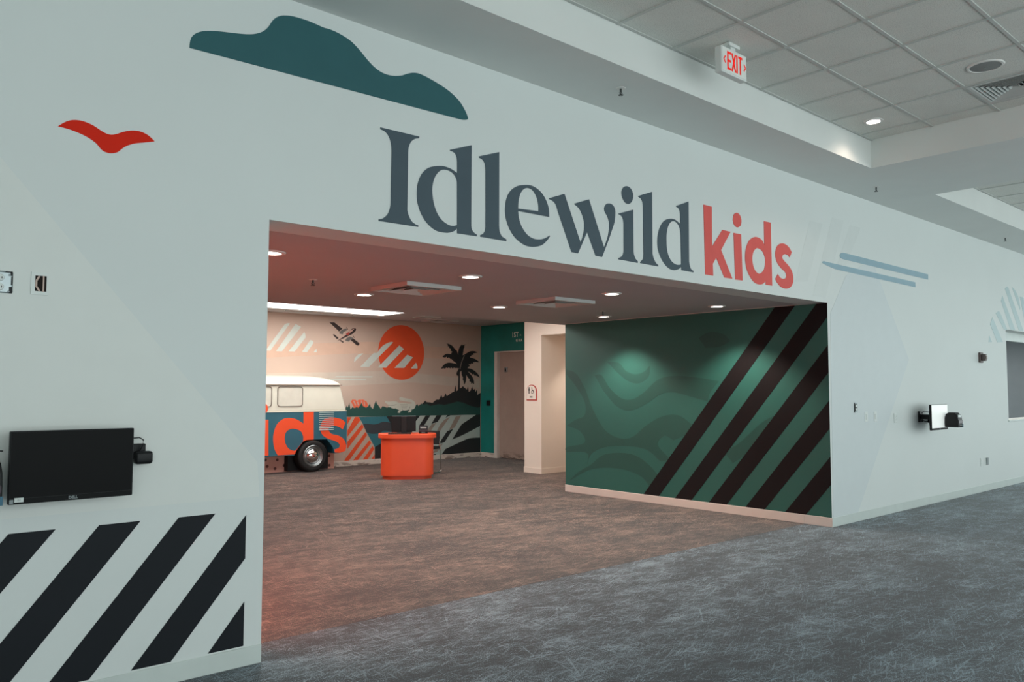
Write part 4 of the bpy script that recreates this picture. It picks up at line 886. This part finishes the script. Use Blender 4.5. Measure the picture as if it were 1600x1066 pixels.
bm = bx(bmesh.new(), -.20, .20, -.012, .02, .035, .29, bev=.006); obj('screen_back', bm, M_BLACK, t)
obj('back_spine', box(-.045, .045, -.03, -.010, .0, .285, bev=.006), M_BLACKM, t)
obj('top_strip', box(-.20, .20, -.006, .018, .289, .296), M_GREYP, t)
obj('stand_foot', plate(.24, .17, .04, 0, .012), M_BLACK, t)
t = thing('keyboard', 'slim black keyboard beside the podium monitor', 'keyboard', on_desk(-.13, -.16), A_)
obj('tray', box(-.19, .19, -.06, .06, 0, .016, bev=.005), M_BLACK, t)
bm = bmesh.new()
for i in range(14):
    for j in range(4): bx(bm, -.178 + i * .0255, -.157 + i * .0255, -.05 + j * .026, -.03 + j * .026, .015, .020)
k_ = obj('keys', bm, M_BLACKM, t); k_['kind'] = 'stuff'
def label_printer(label, loc, rz=0.0, s=(1, 1, 1), group=None):
    t = thing('label_printer', label, 'label printer', loc, rz, group); t.scale = s
    bm = bmesh.new()
    prof = [(-.085, .0), (.085, .0), (.088, .03), (.085, .085), (.07, .118), (.03, .132), (-.04, .130), (-.075, .108), (-.088, .06), (-.088, .02)]
    prism(bm, prof, lambda u, v: Vector((-.075, u, v)), lambda u, v: Vector((.075, u, v)))
    b = obj('body', bm, M_BLACK, t); bv = b.modifiers.new('bevel', 'BEVEL'); bv.width = .018; bv.segments = 3; bv.limit_method = 'ANGLE'; bv.angle_limit = radians(35)
    obj('roll_window', box(-.052, .052, -.080, -.066, .082, .112, bev=.004), mat('smoked_window', '#9aa6a4', .15), t)
    obj('front_band', box(-.07, .07, -.0915, -.085, .036, .062, bev=.002), mat('plum_band', '#2d1a26', .35), t)
    obj('label_tape', box(-.03, .03, -.105, -.085, .020, .0215), mat('paper', '#dde3e0', .7), t)
    return t
label_printer('black label printer on the orange podium', on_desk(.265, .05), A_)
# chair behind the podium
t = thing('office_chair', 'black chair with chrome sled legs behind the orange podium', 'chair', (6.38, 7.50, 0), radians(-72))
obj('seat', box(-.23, .23, -.22, .22, .42, .47, bev=.02), M_BLACKM, t)
b = obj('backrest', box(-.22, .22, .19, .22, .50, .74, bev=.014), M_BLACKM, t)
for s in (-1, 1):
    obj('sled_leg', tube(bmesh.new(), [(.235 * s, -.20, .42), (.235 * s, -.24, .40), (.235 * s, -.26, .05), (.235 * s, -.22, .011), (.235 * s, .20, .011), (.235 * s, .235, .05), (.235 * s, .20, .40), (.22 * s, .215, .52), (.2 * s, .222, .66)], .011, 8), M_CHROME, t, True)

# ------------------------------------------------------------------ signs and fittings in the room
MTXT = mat('pale_wall_text', '#f0f6f3', .5)
t = thing('room_lettering', 'pale room lettering over the door on the teal wall', 'lettering', (XT, 8.32, 2.6))
a = text('text_line', '1ST -', .150, MTXT, None, side(XT - .002, 8.325, 2.633), sx=.92, offset=.003); at_inv(a, t)
a = text('text_line', 'G R A', .078, MTXT, None, side(XT - .002, 8.24, 2.512), sx=1.0, offset=.002); at_inv(a, t)
t = thing('wall_switch', 'black switch plate on the teal wall beside the door', 'switch', (XT, 9.235, 1.18))
obj('plate', box(-.008, 0, -.065, .065, -.06, .06, bev=.003), M_BLACK, t); obj('rocker', box(-.013, -.006, -.02, .02, -.035, .035, bev=.003), M_BLACKM, t)
# restroom sign
sg = thing('restroom_sign', 'white arched restroom sign with a red edge on the cream pier', 'sign', (7.84, 6.22, 1.42))
def arch_pts(y0, y1, z0, z1, r, n=10):
    pts = [(y1, z0), (y0, z0)]
    pts += [(y0 + r - r * cos(radians(90 * k / n)), z1 - r + r * sin(radians(90 * k / n))) for k in range(n + 1)]
    pts += [(y1 - r + r * sin(radians(90 * k / n)), z1 - r + r * cos(radians(90 * k / n))) for k in range(n + 1)]
    return pts
SX = ('x', 7.84)
at_inv(decal('red_backing', [arch_pts(6.086, 6.354, 1.283, 1.564, .12)], SX, mat('sign_red', '#b23a2c', .5), None, .008, .0078), sg)
at_inv(decal('face', [arch_pts(6.108, 6.345, 1.305, 1.550, .108)], SX, mat('sign_white', '#e4ddd2', .5), None, .013, .005), sg)
MI = mat('sign_dark', '#2b2422', .5)
pm = at_inv(decal('man_symbol', [[(6.268, 1.405), (6.268, 1.455), (6.262, 1.455), (6.262, 1.50), (6.298, 1.50), (6.298, 1.455), (6.292, 1.455), (6.292, 1.405)]], SX, MI, None, .0145, .0014), sg)
q = decal('man_head', [circ(6.28, 1.515, .012, 14)], SX, MI, None, .0145, .0014); q.parent = pm
wc = at_inv(decal('wheelchair_symbol', [circ(6.195, 1.435, .031, 24), circ(6.195, 1.435, .022, 24)[::-1]], SX, MI, None, .0145, .0014), sg)
q = decal('rider', [[(6.20, 1.50), (6.214, 1.50), (6.208, 1.468), (6.178, 1.466), (6.160, 1.425), (6.150, 1.430), (6.172, 1.478), (6.200, 1.478)]], SX, MI, None, .0150, .0019); q.parent = wc
q = decal('rider_head', [circ(6.208, 1.510, .010, 12)], SX, MI, None, .0145, .0014); q.parent = wc
at_inv(text('sign_text', 'MEN', .036, MI, None, side(7.84 - .0135, 6.225, 1.345), offset=.001), sg)

# ------------------------------------------------------------------ check-in stations on the entrance wall
M_SCREEN = emit('lit_white_screen', (.85, .95, .95), .42)
def station(x, label, sm):
    t = thing('wall_monitor', label, 'monitor', (x, 0, 1.14))
    obj('bezel', box(-.256, .256, -.243, -.213, -.160, .160, bev=.004), M_BLACK, t)
    obj('screen', box(-.251, .251, -.2445, -.2425, -.133, .155), sm, t)
    obj('chin_strip', box(-.251, .251, -.2447, -.2427, -.157, -.135), mat('monitor_chin', '#0e0f10', .5, spec=.15), t)
    text('logo', 'DELL', .017, M_GREYP, t, front(0, -.2449, -.147), offset=.0006, extrude=.0003)
    obj('housing', box(-.16, .16, -.215, -.170, -.11, .09, bev=.015), M_BLACK, t)
    obj('wall_plate', box(-.055, .055, -.022, 0, -.07, .07, bev=.004), M_BLACK, t)
    bm = bmesh.new(); bx(bm, -.02, .02, -.17, -.02, -.03, .03, bev=.004); bx(bm, -.05, .05, -.178, -.168, -.05, .05)
    obj('mount_arm', bm, M_BLACK, t)
    bm = tube(bmesh.new(), [(-.12, -.19, .06), (-.16, -.12, .075), (-.12, -.05, .03), (-.03, -.03, .0)], .004, 6)
    tube(bm, [(-.10, -.19, -.06), (-.15, -.12, -.05), (-.10, -.05, -.04), (-.03, -.03, -.03)], .004, 6)
    obj('cable', bm, M_BLACK, t, True)
    return t
st = station(8.86, 'wall monitor on a black arm to the right of the opening', M_SCREEN)
st2 = station(-.985, 'black wall monitor above the charcoal stripes to the left of the opening', mat('dull_black_screen', '#0b0b0c', .45, vary=.01, spec=.12))
for o in [k for k in bpy.data.objects if k.parent == st2]: o.location.y += .095     # this one hangs closer to the wall
for o in [k for k in bpy.data.objects if k.parent == st2 and k.name.split('.')[0] in ('wall_plate', 'cable', 'mount_arm')]:
    o.location.y -= .095 if o.name.startswith('wall_plate') else 0
    if not o.name.startswith('wall_plate'): o.scale.y = .55; o.location.y = 0
obj('asset_sticker', box(-.232, -.197, -.2458, -.2446, -.151, -.131), mat('paper', '#dde3e0', .7), st2).location.y += .095
text('sticker_text', '11', .014, M_BLACK, st2, front(-.2145, -.246, -.141)).location.y += .095
obj('rating_sticker', box(-.251, -.236, -.2458, -.2446, -.156, -.138), M_GREYP, st2).location.y += .095
p1 = label_printer('black label printer hung beside the right wall monitor', (9.05, -.335, 1.012), 0, (.95, .95, 1.42))
p2 = label_printer('black label printer cut by the left picture edge beside the monitor', (-1.362, -.17, .995), 0, (1.1, 1.0, 1.36))
for p_, yb in ((p1, .35), (p2, .169)):
    obj('wall_bracket', box(.05, .07, .06, yb, .03, .08, bev=.004), M_BLACK, p_)
    obj('label_stub', box(.05, .075, -.096, -.090, .0, .028), mat('blue_label', '#3d6a80', .6), p_)
# power adapter behind the left monitor
t = thing('power_adapter', 'black power adapter and looped cable at the left monitor edge', 'adapter', (-.665, 0, 1.16))
obj('socket', box(-.05, .028, -.03, 0, -.02, .055, bev=.004), M_BLACK, t)
bm = bx(bmesh.new(), -.032, .052, -.075, -.025, -.043, .02, bev=.014, seg=3); obj('brick', bm, M_BLACK, t, True)
obj('cable', tube(bmesh.new(), [(-.09, -.055, .065), (-.05, -.055, .085), (-.012, -.055, .088), (.008, -.055, .075), (.006, -.055, .045), (-.004, -.05, .018)], [.003, .003, .003, .003, .004, .007], 8), M_BLACK, t, True)
obj('lead_to_wall', tube(bmesh.new(), [(-.585, -.05, .05), (-.63, -.055, .053), (-.70, -.05, .05)], .003, 6), M_BLACK, t, True)
# open electrical boxes high on the left
t = thing('open_outlet_box', 'uncovered steel outlet box with two receptacles high on the white wall', 'outlet', (-1.28, 0, 1.972))
obj('box_plate', box(-.052, .05, -.004, 0, -.05, .05, bev=.006), M_STEEL, t)
for z in (-.022, .020):
    rc = obj('receptacle', lathe(bmesh.new(), [(0, 0), (.014, 0), (.0165, -.004), (.0165, -.009)], 18, Matrix.Translation((.0, -.0105, z)) @ RY), M_WHITEP, t)
    for dx in (-.005, .006): obj('slot', box(dx - .0015, dx + .0015, -.0112, -.0100, z - .004, z + .004), M_BLACK, rc)
bm = bmesh.new()
for a in ((.040, .048, .030, .048), (.020, .048, .046, .050), (.043, .050, -.012, .028), (.036, .048, -.050, -.020)): bx(bm, a[0], a[1], -.0055, -.003, a[2], a[3])
obj('gap', bm, M_BLACK, t)
for dx, z in ((.037, .034), (.034, -.043)): obj('screw', lathe(bmesh.new(), [(0, .004), (.004, .003), (.005, 0)], 10, Matrix.Translation((dx, -.004, z)) @ RY), M_STEEL, t)
t = thing('open_cable_bracket', 'uncovered white cable bracket with dark hole high on the white wall', 'outlet', (-1.12, 0, 1.978))
bm = bmesh.new()
for a in ((-.037, .034, .036, .052), (-.037, .034, -.053, -.037), (-.037, -.021, -.037, .036), (.026, .034, -.037, .036)): bx(bm, a[0], a[1], -.006, 0, a[2], a[3])
obj('plate', bm, M_WHITEP, t); obj('hole', box(-.021, .026, -.004, -.0015, -.037, .036), mat('dark_void', '#1c110c', .9), t)
M_PK = mat('pinkish_bracket', '#c9aea1', .5)
obj('strap', bars('strap', [((-.004, .034), (-.016, .012)), ((-.016, .014), (-.016, -.016)), ((-.016, -.014), (-.002, -.036))], .0075, t, M_PK, -.0045).data and box(.010, .016, -.008, -.004, -.039, .036), M_PK, t)
# fittings on the right part of the wall
t = thing('uncovered_outlet', 'dark uncovered outlet on the white wall nearest the opening', 'outlet', (7.07, 0, 1.283))
obj('back_box', box(-.032, .032, -.012, 0, -.056, .056, bev=.003), M_BLACK, t)
bm = bmesh.new(); bx(bm, -.018, .018, -.016, -.011, .006, .034, bev=.004); bx(bm, -.018, .018, -.016, -.011, -.034, -.006, bev=.004); obj('receptacle', bm, M_WHITEP, t)
bm = bmesh.new(); bx(bm, -.03, .034, -.0145, -.011, .043, .057); bx(bm, -.03, .034, -.0145, -.011, -.057, -.043); obj('mounting_ear', bm, M_STEEL, t)
def plate_thing(name, label, cat, x, z, rocker, group=None):
    t = thing(name, label, cat, (x, 0, z), 0, group)
    obj('plate', box(-.036, .036, -.007, 0, -.058, .058, bev=.003), M_WHITEP, t)
    if rocker: obj('rocker', box(-.016, .016, -.012, -.006, -.033, .033, bev=.003), M_WHITEP, t)
    else:
        bm = bmesh.new(); bx(bm, -.017, .017, -.010, -.006, .006, .034, bev=.004); bx(bm, -.017, .017, -.010, -.006, -.034, -.006, bev=.004); obj('receptacle', bm, M_WHITEP, t)
    return t
plate_thing('light_switch', 'white light switch nearer the opening', 'switch', 7.336, 1.172, True, 'light switches')
plate_thing('light_switch', 'white light switch farther from the opening', 'switch', 7.575, 1.170, True, 'light switches')
plate_thing('wall_outlet', 'low white outlet plate, left one of the pair near the floor', 'outlet', 11.0, .434, False, 'low outlets')
w = plate_thing('wall_outlet', 'low outlet with a grey cover, right one of the pair near the floor', 'outlet', 11.22, .434, False, 'low outlets')
obj('cover', box(-.030, .030, -.024, -.006, -.052, .052, bev=.006), M_GREYP, w)
plate_thing('blank_plate', 'blank white plate beside the right wall monitor', 'cover plate', 8.12, 1.14, False)
t = thing('strobe_alarm', 'small brown alarm device on the white wall left of the pass-through', 'alarm', (11.09, 0, 1.961))
M_BR = mat('brown_plastic', '#5d4f4c', .5)
obj('backplate', box(-.06, .06, -.03, 0, -.075, .075, bev=.006), M_BR, t)
obj('strobe', box(-.035, .035, -.085, -.03, -.05, .05, bev=.01), M_BR, t); obj('lens', box(-.02, .02, -.10, -.084, -.025, .025, bev=.006), mat('strobe_lens', '#a79b93', .2), t)
